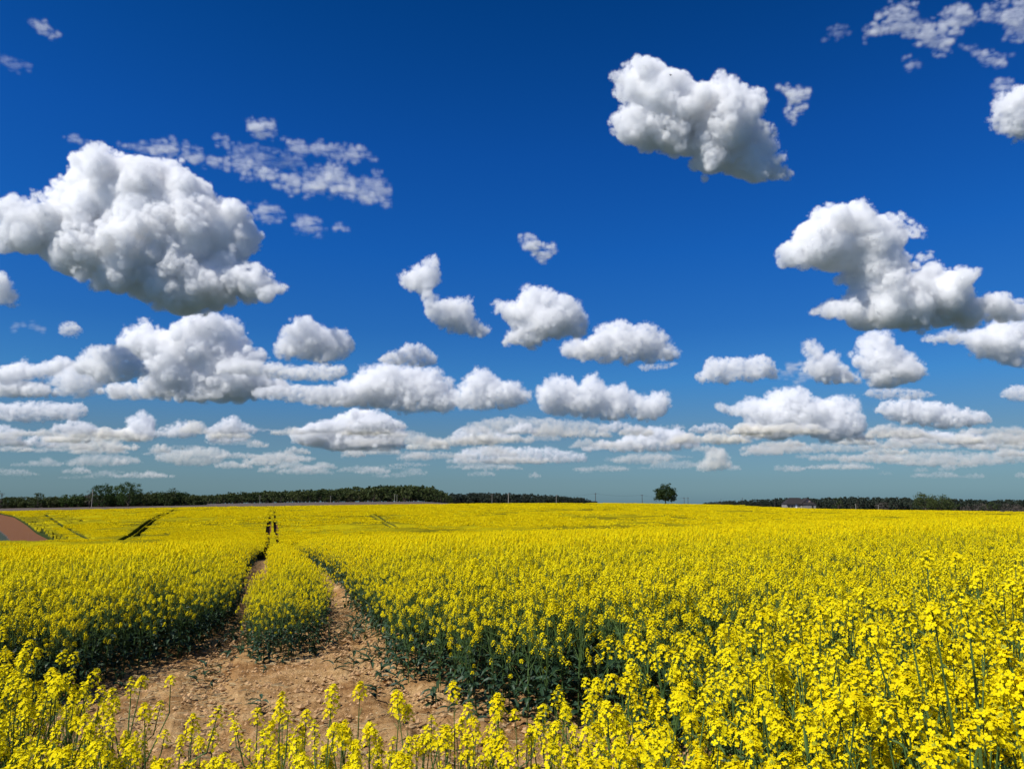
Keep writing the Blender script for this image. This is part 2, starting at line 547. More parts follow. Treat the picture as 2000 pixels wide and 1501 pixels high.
PC0 = protos('near_plants', [rape_plant(100 + i, 0).mesh('near_plant', PLANT_MATS) for i in range(9)])
PCI = protos('inner_plants', [rape_plant(150 + i, 1, spread=.22, leaves=5).mesh('inner_plant', PLANT_MATS) for i in range(9)])
PC1 = protos('mid_plants', [rape_plant(200 + i, 1).mesh('mid_plant', PLANT_MATS) for i in range(9)])

def far_patch(seed, size=1.6, n=300, q=.05):
    rng = np.random.default_rng(seed)
    mb = MB()
    for i in range(n):
        c = np.array([rng.uniform(-.5, .5) * size, rng.uniform(-.5, .5) * size, rng.normal() * .06 - .02])
        green = rng.random() < .18
        if green:
            c[2] -= .1
        for k in range(2):
            add_flower(mb, c + rng.normal(size=3) * q * .5, rng.normal(size=3) + np.array([0, 0, .8]), q * rng.uniform(.7, 1.3), 1, rng, 1 if green else 0)
    return mb.mesh('far_patch', [M_TOPFAR, M_STEM])
PC2 = protos('far_patches', [far_patch(300 + i) for i in range(6)])
PC3 = protos('farthest_patches', [far_patch(330 + i, 3.2, 260, .11) for i in range(6)])

def scatter(name, xyz, rot, scl, idx_, coll, label, cat='rapeseed crop', extra=None):
    """one object of many growing plants"""
    me_ = bpy.data.meshes.new(name)
    me_.vertices.add(len(xyz))
    me_.vertices.foreach_set('co', np.asarray(xyz, np.float32).ravel())
    a1 = me_.attributes.new('rot', 'FLOAT_VECTOR', 'POINT'); a1.data.foreach_set('vector', np.asarray(rot, np.float32).ravel())
    a2 = me_.attributes.new('scl', 'FLOAT', 'POINT'); a2.data.foreach_set('value', np.asarray(scl, np.float32))
    a3 = me_.attributes.new('pick', 'INT', 'POINT'); a3.data.foreach_set('value', np.asarray(idx_, np.int32))
    o_ = link(bpy.data.objects.new(name, me_))
    g = bpy.data.node_groups.new(name + '_nodes', 'GeometryNodeTree')
    g.interface.new_socket('Geometry', in_out='INPUT', socket_type='NodeSocketGeometry')
    g.interface.new_socket('Geometry', in_out='OUTPUT', socket_type='NodeSocketGeometry')
    N = g.nodes; L = g.links
    gi = N.new('NodeGroupInput'); go = N.new('NodeGroupOutput')
    ci = N.new('GeometryNodeCollectionInfo'); ci.inputs[0].default_value = coll
    ci.inputs['Separate Children'].default_value = True; ci.inputs['Reset Children'].default_value = True
    ip = N.new('GeometryNodeInstanceOnPoints'); ip.inputs['Pick Instance'].default_value = True
    def attr(nm, ty):
        q = N.new('GeometryNodeInputNamedAttribute'); q.data_type = ty; q.inputs[0].default_value = nm
        return q.outputs[0]
    L.new(gi.outputs[0], ip.inputs['Points']); L.new(ci.outputs[0], ip.inputs['Instance'])
    L.new(attr('pick', 'INT'), ip.inputs['Instance Index'])
    L.new(attr('rot', 'FLOAT_VECTOR'), ip.inputs['Rotation'])
    L.new(attr('scl', 'FLOAT'), ip.inputs['Scale'])
    L.new(ip.outputs[0], go.inputs[0])
    mo = o_.modifiers.new('plants', 'NODES'); mo.node_group = g
    return tag(o_, label, cat, None, 'stuff')

def jitter_grid(x0, x1, y0, y1, dens, rng):
    s = 1 / math.sqrt(dens)
    gx, gy = np.meshgrid(np.arange(x0, x1, s), np.arange(y0, y1, s))
    x = gx.ravel() + rng.uniform(-.5, .5, gx.size) * s
    y = gy.ravel() + rng.uniform(-.5, .5, gx.size) * s
    return x, y

def in_view(x, y, margin=1.5):
    return np.abs(x) < 0.70 * y + margin

def place(name, x, y, rng, coll, nvar, label, smin=.88, smax=1.10, zoff=0.0, tilt=.07, hscale=None):
    z = ground_z(x, y) - .01 + zoff
    rot = np.stack([rng.normal(size=len(x)) * tilt, rng.normal(size=len(x)) * tilt, rng.uniform(0, 6.28, len(x))], -1)
    s = rng.uniform(smin, smax, len(x))
    if hscale is not None:
        s = s * hscale
    return scatter(name, np.stack([x, y, z], -1), rot, s, rng.integers(0, nvar, len(x)), coll, label)

rng = np.random.default_rng(11)
def side_of(x, y):
    """0 left crop, 1 strip between the wheel tracks, 2 right crop"""
    l = track_x(y, -1); r = track_x(y, 1)
    yb = (y < S1[0][1])
    lm = np.interp(y, [S0[i][1] for i in range(len(S0))], [S0[i][0] for i in range(len(S0))])
    inside_mid = np.where(yb, (x > np.where(y < 11.5, lm + .25, l)) & (x < np.where(y < 11.5, np.interp(y, [S2[i][1] for i in range(4)][::-1], [S2[i][0] for i in range(4)][::-1]) - .25, r)), (x > l) & (x < r))
    return np.where(inside_mid, 1, np.where(x < (l + r) / 2, 0, 2))
names = ['rapeseed_crop', 'rapeseed_strip', 'rapeseed_crop']
labs = [['dense yellow flowering rapeseed crop to the left of the wheel tracks, near edge', 'flowering rapeseed strip between the two wheel tracks, end nearest the bare soil', 'dense yellow flowering rapeseed crop to the right of the wheel tracks, near edge'],
        ['yellow rapeseed canopy stretching away on the left of the wheel tracks', 'yellow rapeseed strip narrowing away between the two wheel tracks', 'yellow rapeseed canopy stretching away on the right of the wheel tracks']]
for lod, (ya, yb, dens, pc) in enumerate([(3.0, 15.0, 24, PC0), (15.0, 62.0, 22, PC1)]):
    x, y = jitter_grid(-.72 * yb - 2, .72 * yb + 2, ya, yb, dens, rng)
    k = cropped(x, y, .06) & in_view(x, y)
    x, y = x[k], y[k]
    thin = fbm(x * .35, y * .35, 3)
    hs = (1.0 + .24 * fbm(x * 1.1 + 9, y * 1.1, 2) + .05 * thin) * (.74 + .26 * np.clip(edge_d(x, y) / .55, 0, 1))
    sd = side_of(x, y)
    hs = np.where(sd == 1, hs * .82, hs)
    for q in range(3):
        w = sd == q
        e = edge_d(x, y) if lod else np.zeros(len(x))
        place(names[q], x[w & (e < 1.0)], y[w & (e < 1.0)], rng, pc, 9, labs[lod][q] + (', along the tracks' if lod else ''), hscale=hs[w & (e < 1.0)])
        if lod and q != 1:
            place(names[q], x[w & (e >= 1.0)], y[w & (e >= 1.0)], rng, PCI, 9, labs[lod][q], hscale=hs[w & (e >= 1.0)])
# foreground plants at the very edge of the field (dense ones); the sparse ones before the bare soil are single things below
x, y = jitter_grid(-4, 6, 1.0, 5.0, 40, rng)
uu = x / y * FPX * 1.0 + 1000
back = np.interp(uu, [-300, 0, 160, 300, 900, 1050, 1250, 1500, 2300], [5.4, 5.1, 4.3, 3.5, 3.4, 3.4, 3.8, 4.4, 5.0])
front = np.interp(uu, [-300, 300, 900, 1200, 2300], [1.5, 1.45, 1.35, 1.2, 1.15])
pr = np.interp(uu, [-300, 0, 160, 420, 450, 900, 1100, 1400, 2300], [1, 1, 1, 1, 1, .9, .8, .75, .75])
pr = pr * np.clip((back - y) / .9 + .25, 0, 1)
k = (y < back) & (y > front) & (rng.random(len(x)) < pr) & (np.abs(x) < .72 * y + .5)
x, y = x[k], y[k]; uu = uu[k]
hs = np.interp(uu, [0, 300, 900, 1200, 1500, 2000], [.96, .82, .82, .96, 1.05, 1.10]) * rng.uniform(.88, 1.1, len(uu))
w = uu < 700
place('rapeseed_plants', x[w], y[w], rng, PC0, 9, 'loose clump of yellow rapeseed plants in the bottom left corner before the bare soil', hscale=hs[w])
place('rapeseed_plants', x[~w], y[~w], rng, PC0, 9, 'tall yellow rapeseed plants crowding the bottom right foreground', hscale=hs[~w])

# single plants standing before the bare soil
fore = []
for hseed in range(5):
    parts = {'stem': MB(), 'foliage': MB(), 'heads': []}
    rape_plant(500 + hseed, 0, heads=[5, 4, 6, 3, 5][hseed], leaves=7, parts=parts, H=[1.1, 1.02, 1.16, .95, 1.08][hseed])
    r_ = empty('rapeseed_plant')
    parts['stem'].build('stem', PLANT_MATS, r_)
    parts['foliage'].build('foliage', PLANT_MATS, r_)
    for hmb in parts['heads']:
        hmb.build('flower_head', PLANT_MATS, r_)
    fore.append(r_)
def dup(root, loc, rz, scale=1.0):
    c = root.copy(); COL.objects.link(c)
    c.location = loc; c.rotation_euler = (0, 0, rz); c.scale = (scale,) * 3
    for ch in list(root.children):
        d = ch.copy(); COL.objects.link(d); d.parent = c
    return c
spots = [(310, 1365, 1.06), (370, 1400, 1.0), (395, 1440, .9), (470, 1410, 1.0), (550, 1362, 1.05), (590, 1392, 1.0), (632, 1330, 1.1), (700, 1330, 1.1), (665, 1405, .96),
         (520, 1460, .9), (445, 1475, .9), (340, 1470, .95), (260, 1440, 1.0), (215, 1430, .96), (180, 1390, 1.0), (735, 1410, 1.0), (765, 1355, 1.04), (800, 1375, 1.02), (830, 1350, 1.08), (870, 1415, .98),
         (610, 1470, .9), (690, 1475, .9), (780, 1465, .94), (850, 1480, .92), (895, 1330, 1.08), (930, 1390, 1.02), (985, 1345, 1.08), (960, 1440, .98), (1020, 1420, 1.0), (120, 1310, 1.12), (160, 1312, 1.1), (75, 1330, 1.08), (30, 1310, 1.12),
         (560, 1425, .95), (480, 1490, .85), (725, 1490, .86)]
uniq = {6: 'single tall rapeseed plant whose round yellow head stands highest against the bare soil', 7: 'tall rapeseed plant with a lumpy yellow head, beside the tallest one before the bare soil',
        0: 'thin rapeseed plant with a small yellow head before the left part of the bare soil', 30: 'tall rapeseed plant leaning before the dark foot of the left crop'}
rg = np.random.default_rng(5)
first = set()
for i, (u, v, h) in enumerate(spots):
    d = ray(u, v)
    # distance at which a plant of this height reaches that line of sight
    kk = i % 5
    H0 = [1.1, 1.02, 1.16, .95, 1.08][kk]
    yy = 2.2
    for _ in range(20):
        yy = (EYE - (h + float(ground_z(d[0] * yy, yy)))) / -d[2]
    px, py = d[0] * yy, yy
    loc = (px, py, float(ground_z(px, py)) - .01)
    if kk not in first:
        first.add(kk); c = fore[kk]; c.location = loc; c.rotation_euler = (0, 0, rg.uniform(0, 6.28)); c.scale = (h / H0,) * 3
    else:
        c = dup(fore[kk], loc, rg.uniform(0, 6.28), h / H0)
    tag(c, uniq.get(i, 'slender flowering rapeseed plant standing before the bare soil'), 'rapeseed plant', 'rapeseed plants before the bare soil')

# small green weeds on the bare soil
rg = np.random.default_rng(8)
wd = [(400, 1322, 1.0), (385, 1330, .6), (450, 1290, .9), (470, 1275, 1.0), (490, 1290, .8), (430, 1318, .6), (415, 1345, .5), (510, 1390, .7), (652, 1312, .8), (690, 1300, .7), (725, 1305, 1.0), (740, 1290, .8), (745, 1330, 1.0), (660, 1262, .5), (475, 1245, .7), (440, 1255, .7), (520, 1310, .5), (735, 1365, .7), (232, 1340, .6), (705, 1285, .5)]
wl = {0: 'largest leafy green weed on the bare soil', 7: 'small upright weed in the middle of the bare soil', 8: 'thin upright sprig on the soil of the right wheel track'}
for i, (u, v, s) in enumerate(wd):
    px, py = unproj(u, v)
    st_, lf_ = MB(), MB()
    s *= 1.3
    hh = rg.uniform(.10, .22) * s
    st_.tube([(0, 0, 0), (rg.normal() * .02, rg.normal() * .02, hh)], [.004, .002], 4, 0)
    for q in range(int(rg.integers(5, 10))):
        add_leaf(lf_, (0, 0, hh * rg.uniform(.05, .9)), rg.uniform(0, 6.28), rg.uniform(.08, .19) * s, rg.uniform(.02, .045) * s, rg.uniform(.3, 1.5), rg, 0)
    root = empty('weed', (px, py, float(ground_z(px, py)) - .01))
    st_.build('stem', M_STEM, root)
    lf_.build('foliage', M_LEAF, root)
    tag(root, wl.get(i, 'small dark green weed growing on the bare soil'), 'weed', 'weeds on the bare soil')

# low leafy stragglers thinning out from the crop edges onto the soil
def leafy(seed):
    r_ = np.random.default_rng(seed); m_ = MB()
    for k in range(int(r_.integers(6, 12))):
        add_leaf(m_, (r_.normal() * .01, r_.normal() * .01, r_.uniform(0, .12)), r_.uniform(0, 6.28), r_.uniform(.08, .2), r_.uniform(.02, .05), r_.uniform(.5, 1.8), r_, 3)
    m_.tube([(0, 0, 0), (r_.normal() * .02, r_.normal() * .02, r_.uniform(.12, .3))], [.004, .002], 4, 1)
    return m_.mesh('low_leafy', PLANT_MATS)
PC4 = protos('low_leafy_plants', [leafy(700 + i) for i in range(7)])
x, y = jitter_grid(-8, 8, 4.5, 24, 40, rng)
e = edge_d(x, y)
k = (inpoly(x, y, BARE) | in_tracks(x, y)) & (rng.random(len(x)) < np.exp(-e / .09) * .45) & in_view(x, y) & (y < 13)
place('low_leaves', x[k], y[k], rng, PC4, 7, 'low green leaves thinning out from the crop edges onto the bare soil', .5, 1.1, tilt=.2)

# dry straw and stalk litter on the soil
rg = np.random.default_rng(21)
mb = MB()
M_STRAW = leafy_mat('dry_straw', (.045, .028, .014), (.50, .38, .20), 0.05)
xs, ys = rg.uniform(-4.5, 1.6, 9000), rg.uniform(2.0, 14, 9000)
ok = inpoly(xs, ys, BARE) | in_tracks(xs, ys)
xs, ys = xs[ok], ys[ok]
keep = fbm(xs * .8, ys * .8, 3) > -.04
xs, ys = xs[keep], ys[keep]
for x_, y_, z_ in zip(xs, ys, ground_z(xs, ys)):
    L = rg.uniform(.02, .10); a = rg.normal() * .6; w = rg.uniform(.0012, .004)
    c, s = math.cos(a) * L / 2, math.sin(a) * L / 2
    z0 = z_ + rg.uniform(.0, .035)
    mb.add([(x_ - c, y_ - s, z0), (x_ + c, y_ + s, z0 + rg.uniform(-.01, .03)), (x_ + c, y_ + s + w, z0 + w * 2), (x_ - c, y_ - s + w, z0 + w * 2)], [(0, 1, 2, 3)])
tag(mb.build('straw_litter', M_STRAW), 'dry straw and stalk litter scattered on the bare soil', 'litter', None, 'stuff')
mb = MB()
M_CLOD = simple_mat('soil_clod', (.26, .15, .07), (.50, .32, .16), 20, .95, .5, .05)
xs, ys = rg.uniform(-4.5, 1.6, 9000), rg.uniform(2.0, 14, 9000)
ok = inpoly(xs, ys, BARE) | in_tracks(xs, ys)
xs, ys = xs[ok], ys[ok]
for x_, y_, z_ in zip(xs, ys, ground_z(xs, ys)):
    r_ = rg.uniform(.006, .030) * (1 if rg.random() < .9 else 1.7)
    vs = [np.array(p) * r_ * rg.uniform(.7, 1.3) for p in ((1,0,0),(0,1,0),(-1,0,0),(0,-1,0),(.1,.1,.75),(0,0,-.6))]
    mb.add([v + np.array([x_, y_, z_ + .004]) for v in vs], [(0,1,4),(1,2,4),(2,3,4),(3,0,4),(1,0,5),(2,1,5),(3,2,5),(0,3,5)])
tag(mb.build('soil_clods', M_CLOD), 'crumbled tan clods lying on the bare soil', 'soil', None, 'stuff')

# ------------------------------------------------------------------ far crop: canopy sheet with flower tops standing out of it
tt = np.concatenate([np.linspace(-.80, -.345, 560, endpoint=False), np.linspace(-.345, -.29, 260, endpoint=False), np.linspace(-.29, .80, 1000)])
yy = np.concatenate([np.exp(np.linspace(math.log(46), math.log(110), 80, endpoint=False)), np.exp(np.linspace(math.log(110), math.log(451), 230))])
T, Y = np.meshgrid(tt, yy)
X = T * Y
gz = ground_z(X, Y)
grow = cropped(X, Y)
thin = inpoly(X, Y, THIN1) | inpoly(X, Y, THIN2)
thin &= fbm(X * .5, Y * .5, 3) > -.08
lump = fbm(X * .9, Y * .9, 3) * .22 + fbm(X * .12, Y * .05, 2) * .18 + (np.random.default_rng(3).random(X.shape) - .5) * .10
h = np.where(Y < 60, .55, np.clip(.55 + (Y - 60) / 40 * .5, 0, 1.05)) + lump
h = np.where(thin, .45 + lump, h)
tramline = np.zeros(X.shape, bool)
for l, w in zip(TRAM, TRAM_W):
    tramline |= polydist(X, Y, l) < w
h = np.where(grow, h, np.where(tramline, .12, -.25))
far_edge = Y > 449
h = np.where(far_edge, -.25, h)
hv = np.clip(h, 0, 1.3)
nr, na = X.shape
idx = np.arange(nr * na).reshape(nr, na)
q = np.stack([idx[:-1, :-1], idx[:-1, 1:], idx[1:, 1:], idx[1:, :-1]], -1).reshape(-1, 4)
any_grow = (hv.ravel()[q] > 0).any(1)
q = q[any_grow]
me = bpy.data.meshes.new('rapeseed_field')
me.vertices.add(nr * na)
me.vertices.foreach_set('co', np.stack([X, Y, gz + h], -1).astype(np.float32).ravel())
me.loops.add(q.size); me.loops.foreach_set('vertex_index', q.ravel().astype(np.int32))
me.polygons.add(len(q)); me.polygons.foreach_set('loop_start', (np.arange(len(q)) * 4).astype(np.int32))
me.update(calc_edges=True)
at = me.attributes.new('height', 'FLOAT', 'POINT')
at.data.foreach_set('value', hv.astype(np.float32).ravel())
m, n, b, o = new_mat('far_canopy')
a_ = n.nodes.new('ShaderNodeAttribute'); a_.attribute_name = 'height'
t_ = n.nodes.new('ShaderNodeTexCoord')
mp_ = n.nodes.new('ShaderNodeMapping'); mp_.inputs['Scale'].default_value = (.035, .02, .02)
n.links.new(t_.outputs['Object'], mp_.inputs[0])
q1 = n.nodes.new('ShaderNodeTexNoise'); q1.inputs['Scale'].default_value = 1; q1.inputs['Detail'].default_value = 6; q1.inputs['Roughness'].default_value = .62
n.links.new(mp_.outputs[0], q1.inputs['Vector'])
q2 = noise_node(n, 1.3, 5, .7)
c1 = ramp_node(n, q1.outputs[0], [(0.36, (.12, .105, .008)), (0.47, (.22, .185, .007)), (0.60, (.38, .31, .005))])
c2 = ramp_node(n, q2.outputs[0], [(0.28, (.45, .55, .6)), (0.5, (1, 1, 1))])
mu = n.nodes.new('ShaderNodeMix'); mu.data_type = 'RGBA'; mu.blend_type = 'MULTIPLY'; mu.inputs[0].default_value = 1
n.links.new(c1.outputs[0], mu.inputs[6]); n.links.new(c2.outputs[0], mu.inputs[7])
hr = ramp_node(n, a_.outputs['Fac'], [(0.45, (0, 0, 0)), (0.85, (1, 1, 1))])
mx = n.nodes.new('ShaderNodeMix'); mx.data_type = 'RGBA'
n.links.new(hr.outputs[0], mx.inputs[0]); mx.inputs[6].default_value = (.026, .040, .014, 1); n.links.new(mu.outputs[2], mx.inputs[7])
n.links.new(mx.outputs[2], b.inputs['Base Color'])
b.inputs['Roughness'].default_value = 1; b.inputs['Specular IOR Level'].default_value = 0
me.materials.append(m)
tag(link(bpy.data.objects.new('rapeseed_field', me)), 'wide yellow rapeseed field rolling down into the dip and up to the skyline', 'rapeseed crop', None, 'stuff')

rng = np.random.default_rng(31)
for (ya, yb, dens, pc, lab, zo) in [(50, 190, .55, PC2, 'yellow flower tops of the rapeseed in the dip and on the near part of the far slope', 1.10),
                                (190, 448, .16, PC3, 'yellow flower tops of the rapeseed on the upper far slope', 1.12)]:
    x, y = jitter_grid(-.72 * yb, .72 * yb, ya, yb, dens, rng)
    k = (np.abs(x) < .72 * y) & cropped(x, y, .45) & ~inpoly(x, y, THIN1) & ~inpoly(x, y, THIN2)
    vis = (y < 75) | (y > 112)
    k &= vis
    k &= rng.random(len(x)) < np.clip(.62 + 3.2 * fbm(x * .03, y * .035, 4), .06, 1)
    k &= (x / y > -.43) | (fbm(x * .13, y * .10, 3) > -.03)
    for l in TRAM:
        k &= polydist(x, y, l) > 1.2
    x, y = x[k], y[k]
    place('rapeseed_tops', x, y, rng, pc, 6, lab, .85, 1.2, zo, .02)


# ------------------------------------------------------------------ trees, wood, house, poles, birds
def at(u, v, y):
    """point at depth y seen through a photograph pixel"""
    return ray(u, v) * y + np.array([0, 0, EYE])
def tree_mesh(seed, H, Wd, trunk_h, n_clump, leaf, per=26, flat=1.0, skirt=0.0, bare=0.0):
    """leafy crown as many small leaf faces in clumps, and a forked tapering trunk"""
    rng = np.random.default_rng(seed)
    cr, tr = MB(), MB()
    ch = H - trunk_h
    cl = []
    for i in range(n_clump):
        for _ in range(40):
            p = rng.uniform(-1, 1, 3)
            q = p.copy()
            q[2] = q[2] * .5 + .5
            w = math.sqrt(max(0, 1 - (abs(q[2] - .42) / .60)**2.2))
            if math.hypot(p[0], p[1]) < w and (math.hypot(p[0], p[1]) > w * .35 or q[2] > .6):
                break
        z = trunk_h + ch * q[2]
        if skirt and math.hypot(p[0], p[1]) > .55:
            z -= skirt * rng.random()
        cl.append((p[0] * Wd / 2, p[1] * Wd / 2, z, rng.uniform(.7, 1.3) * Wd * .125))
    for (x, y, z, r) in cl:
        for k in range(per):
            d = rng.normal(size=3); d /= np.linalg.norm(d)
            c = np.array([x, y, z]) + d * r * rng.uniform(.45, 1.0) * np.array([1, 1, .8])
            nn, a, b = basis(d + rng.normal(size=3) * .7)
            s = leaf * rng.uniform(.5, 1.2)
            cr.add([c + a*s, c + b*s*.7, c - a*s, c - b*s*.7], [(0, 1, 2, 3)])
    R0 = max(.12, H * .024)
    tr.tube([(0, 0, -.3), (0, 0, trunk_h * .6), (.05 * H * rng.normal() * .3, .0, trunk_h + ch * .25)], [R0 * 1.35, R0, R0 * .6], 7)
    for (x, y, z, r) in cl[:14]:
        b0 = np.array([0, 0, trunk_h * rng.uniform(.7, 1.2)])
        e = np.array([x, y, z])
        tr.tube([b0, b0 * .45 + e * .55 + np.array([0, 0, -.03 * H]), e], [R0 * .5, R0 * .3, R0 * .1], 5)
    return cr, tr
def tree(name, label, u, vtop, y, w_px, seed, group=None, trunk=.22, leaf=.32, clumps=70, mat=None, skirt=0.0, cat='tree', per=34, sink=0.0):
    p = at(u, vtop, y)
    gz_ = float(ground_z(p[0], p[1]))
    H = p[2] - gz_ + sink
    Wd = w_px * y / FPX
    cr, tr = tree_mesh(seed, H, Wd, H * trunk, clumps, leaf, per, 1.0, skirt)
    root = empty(name, (p[0], p[1], gz_ - sink))
    tr.build('trunk', M_BARK, root, True)
    cr.build('crown', mat or M_TREE, root)
    return tag(root, label, cat, group)
tree('lone_tree', 'lone round headed tree standing on the skyline above the yellow field', 1299, 946, 452, 41, 3, None, .29, .34, 150, M_TREE0, 1.6, per=44)
G_ = 'tall trees of the hedge row'
tree('hedge_tree', 'broad tall tree at the left end of the tall hedge row clump', 203, 946, 566, 46, 11, G_, .10, .40, 110, M_TREE)
tree('hedge_tree', 'tree between the two biggest trees of the hedge row clump', 228, 946, 575, 34, 12, G_, .10, .40, 90, M_TREE)
tree('hedge_tree', 'tallest tree of the hedge row clump, with a domed top', 254, 941, 562, 48, 13, G_, .10, .40, 110, M_TREE)
tree('hedge_tree', 'thin pale grey tree just left of the tall hedge row clump', 177, 956, 560, 22, 14, G_, .15, .3, 22, M_TWIG, per=16)
tree('hedge_tree', 'yellow green bushy tree rising from the low hedge at the left', 76, 963, 570, 30, 15, G_, .05, .38, 34, M_TREE2)
tree('hedge_tree', 'pale twiggy tree cut by the left edge of the hedge row', 2, 957, 570, 20, 16, G_, .1, .34, 24, M_TWIG, per=16)
for i, (u, v, w) in enumerate([(288, 959, 34), (312, 962, 30), (332, 956, 44), (356, 961, 34), (380, 966, 26), (130, 966, 26), (52, 968, 30), (154, 964, 30), (106, 969, 24)]):
    tree('hedge_tree', 'dark rounded smaller tree in the hedge row beyond the field', u, v, 572 + (i * 7) % 11, w, 30 + i, 'smaller trees of the hedge row', .05, .38, 60, M_TREE if i % 2 else M_TREE2)
G_ = 'trees right of the farmhouse'
tree('field_tree', 'taller left one of the two round trees beyond the crop right of the farmhouse', 1806, 962, 560, 44, 51, G_, .08, .36, 90, M_TREE2)
tree('field_tree', 'lower right one of the two round trees beyond the crop right of the farmhouse', 1836, 967, 565, 46, 52, G_, .08, .36, 90, M_TREE2)
for i, (u, v, w) in enumerate([(1722, 981, 28), (1905, 984, 50), (1935, 981, 30), (1968, 984, 44), (1992, 985, 30), (1862, 981, 24), (1636, 970, 22), (1674, 968, 10)]):
    tree('bush', ['greyish bush in front of the dark wood, left of the two round trees', 'wide low reddish grey bush before the dark wood', 'rounded olive bush before the dark wood near the right edge', 'low wide grey bush before the dark wood near the right edge', 'small grey bush at the right edge before the dark wood', 'small olive bush touching the lower of the two round trees', 'rounded treetop above the dark wood right of the farmhouse', 'narrow pointed treetop above the dark wood right of the farmhouse'][i],
         u, v, 575 + i * 3, w, 70 + i, 'bushes before the right hand wood', .03, .34, 26, M_TREE2 if i in (2, 5, 6) else (M_TWIG if i < 5 else M_TREE3), cat='bush', per=20)

def wood(name, label, top, y0, y1, rows, mat, seed, hedge=False, step=5.0, leaf=.55, base_h=11.0, wpx=1.0):
    """a far wood that reads as one mass: a few tree shapes repeated at their own places and sizes"""
    rng = np.random.default_rng(seed)
    ms = []
    for i in range(6):
        cr, tr = tree_mesh(seed * 10 + i, 10, 9.5 if not hedge else 11, 1.0 if not hedge else .4, 22, leaf, 24)
        mb = MB(); mb.v, mb.f, mb.m = cr.v, cr.f, cr.m
        b0 = len(mb.v); mb.v = mb.v + tr.v; mb.f = mb.f + [tuple(b0 + q for q in f) for f in tr.f]; mb.m = mb.m + [1] * len(tr.f)
        ms.append(mb.mesh('wood_tree', [mat, M_BARK]))
    pc = protos(name + f'_{seed}_shapes', ms)
    us, vs = [p[0] for p in top], [p[1] for p in top]
    xs, ys, hs = [], [], []
    for k in range(rows):
        y = y0 + (y1 - y0) * k / max(1, rows - 1)
        x = ray(us[0], 980)[0] * y
        xe = ray(us[-1], 980)[0] * y
        while x < xe:
            yy_ = y + rng.uniform(-.5, .5) * (y1 - y0) / rows
            u = x / yy_ / .988 * FPX + 1000
            vt = np.interp(u, us, vs) + rng.uniform(-1.0, 3.2) + (0 if k else 3.0 * rng.random())
            zt = EYE + ray(u, vt)[2] * yy_
            h = zt - float(ground_z(x, yy_))
            if h > 1.2:
                xs.append(x); ys.append(yy_); hs.append(h)
            x += step * rng.uniform(.6, 1.3) * max(.35, min(1, h / 11))
    xs, ys, hs = map(np.array, (xs, ys, hs))
    rot = np.stack([np.zeros(len(xs)), np.zeros(len(xs)), rng.uniform(0, 6.28, len(xs))], -1)
    return scatter(name, np.stack([xs, ys, ground_z(xs, ys) - .2], -1), rot, hs / 10, rng.integers(0, 6, len(xs)), pc, label, 'wood')
wood('far_wood', 'dark green wood rising in a long mound beyond the grey strip, left of centre', [(372, 968), (450, 962), (508, 958), (560, 957), (650, 953), (720, 949), (760, 948), (812, 947), (845, 951), (862, 957), (875, 966), (884, 975)], 640, 720, 5, M_TREE2, 4)
wood('far_wood', 'very dark low wood sinking behind the crest at the centre', [(868, 963), (890, 961), (960, 961), (1040, 963), (1090, 966), (1140, 971), (1165, 978)], 800, 860, 4, M_TREE3, 5)
wood('far_wood', 'very dark long wood along the horizon at the right behind the farmhouse', [(1375, 981), (1430, 977), (1500, 974), (1530, 972), (1600, 972), (1640, 970), (1720, 971), (1800, 972), (1900, 975), (2060, 976)], 690, 770, 5, M_TREE3, 6)
wood('hedge_row', 'low dark hedge along the far road at the left', [(-60, 969), (0, 970), (60, 971), (120, 970), (180, 966), (280, 962), (340, 960), (375, 966), (400, 968)], 580, 600, 3, M_TREE2, 7, True, 3.6, .5)

# farmhouse half sunk behind the crest
hy = 474.0
pA, pB = at(1536.5, 984, hy), at(1588, 984, hy)
hx0, hx1 = pA[0], pB[0]
hz = float(ground_z((hx0 + hx1) / 2, hy)) - .2
root = empty('farmhouse', ((hx0 + hx1) / 2, hy, hz))
W2 = (hx1 - hx0) / 2
M_WALL = simple_mat('grey_render', (.22, .205, .18), (.32, .30, .26), .8, .9, .2)
M_GABLE = simple_mat('weathered_gable', (.40, .29, .24), (.52, .39, .33), 1.2, .9, .2)
M_ROOF = simple_mat('dark_roof', (.020, .018, .018), (.036, .031, .030), 2, .8, .4)
M_DOOR = simple_mat('white_door', (.75, .75, .72), (.82, .82, .80), 2, .6)
M_GLASS = simple_mat('dark_window', (.02, .02, .025), (.04, .04, .045), 2, .2, 0, .5)
ev = at(1560, 983.2, hy)[2] - hz
rd = at(1560, 971.3, hy)[2] - hz
mb = MB(); mb.box((-W2, 0.35, 0), (W2 - .3, 9, ev)); mb.build('wall', M_WALL, root)
mb = MB()
gx0, gx1 = W2 * .05, W2            # gable wing
mb.add([(-W2 - .4, -.4, ev - .15), (gx1 - .2, -.4, ev - .15), (gx0 + .9, 4.5, rd), (-W2 + 3.2, 4.5, rd), (-W2 - .4, 9.4, ev - .15), (gx1 - .2, 9.4, ev - .15)],
       [(0, 1, 2, 3), (0, 3, 4), (4, 3, 2, 5), (1, 5, 2), (0, 4, 5, 1)])
mb.build('roof', M_ROOF, root)
gm = (gx0 + gx1) / 2
mb = MB(); mb.box((gx0, -2.2, 0), (gx1, .34, ev + .1))
mb.build('wing_wall', M_WALL, root)
mb = MB()
mb.add([(gx0 - .1, -2.0, ev + .12), (gx1 + .1, -2.0, ev + .12), (gm, -2.0, rd - .5), (gx0 - .1, -1.8, ev + .12), (gx1 + .1, -1.8, ev + .12), (gm, -1.8, rd - .5)],
       [(0, 1, 2), (3, 5, 4), (0, 3, 4, 1), (1, 4, 5, 2), (2, 5, 3, 0)])
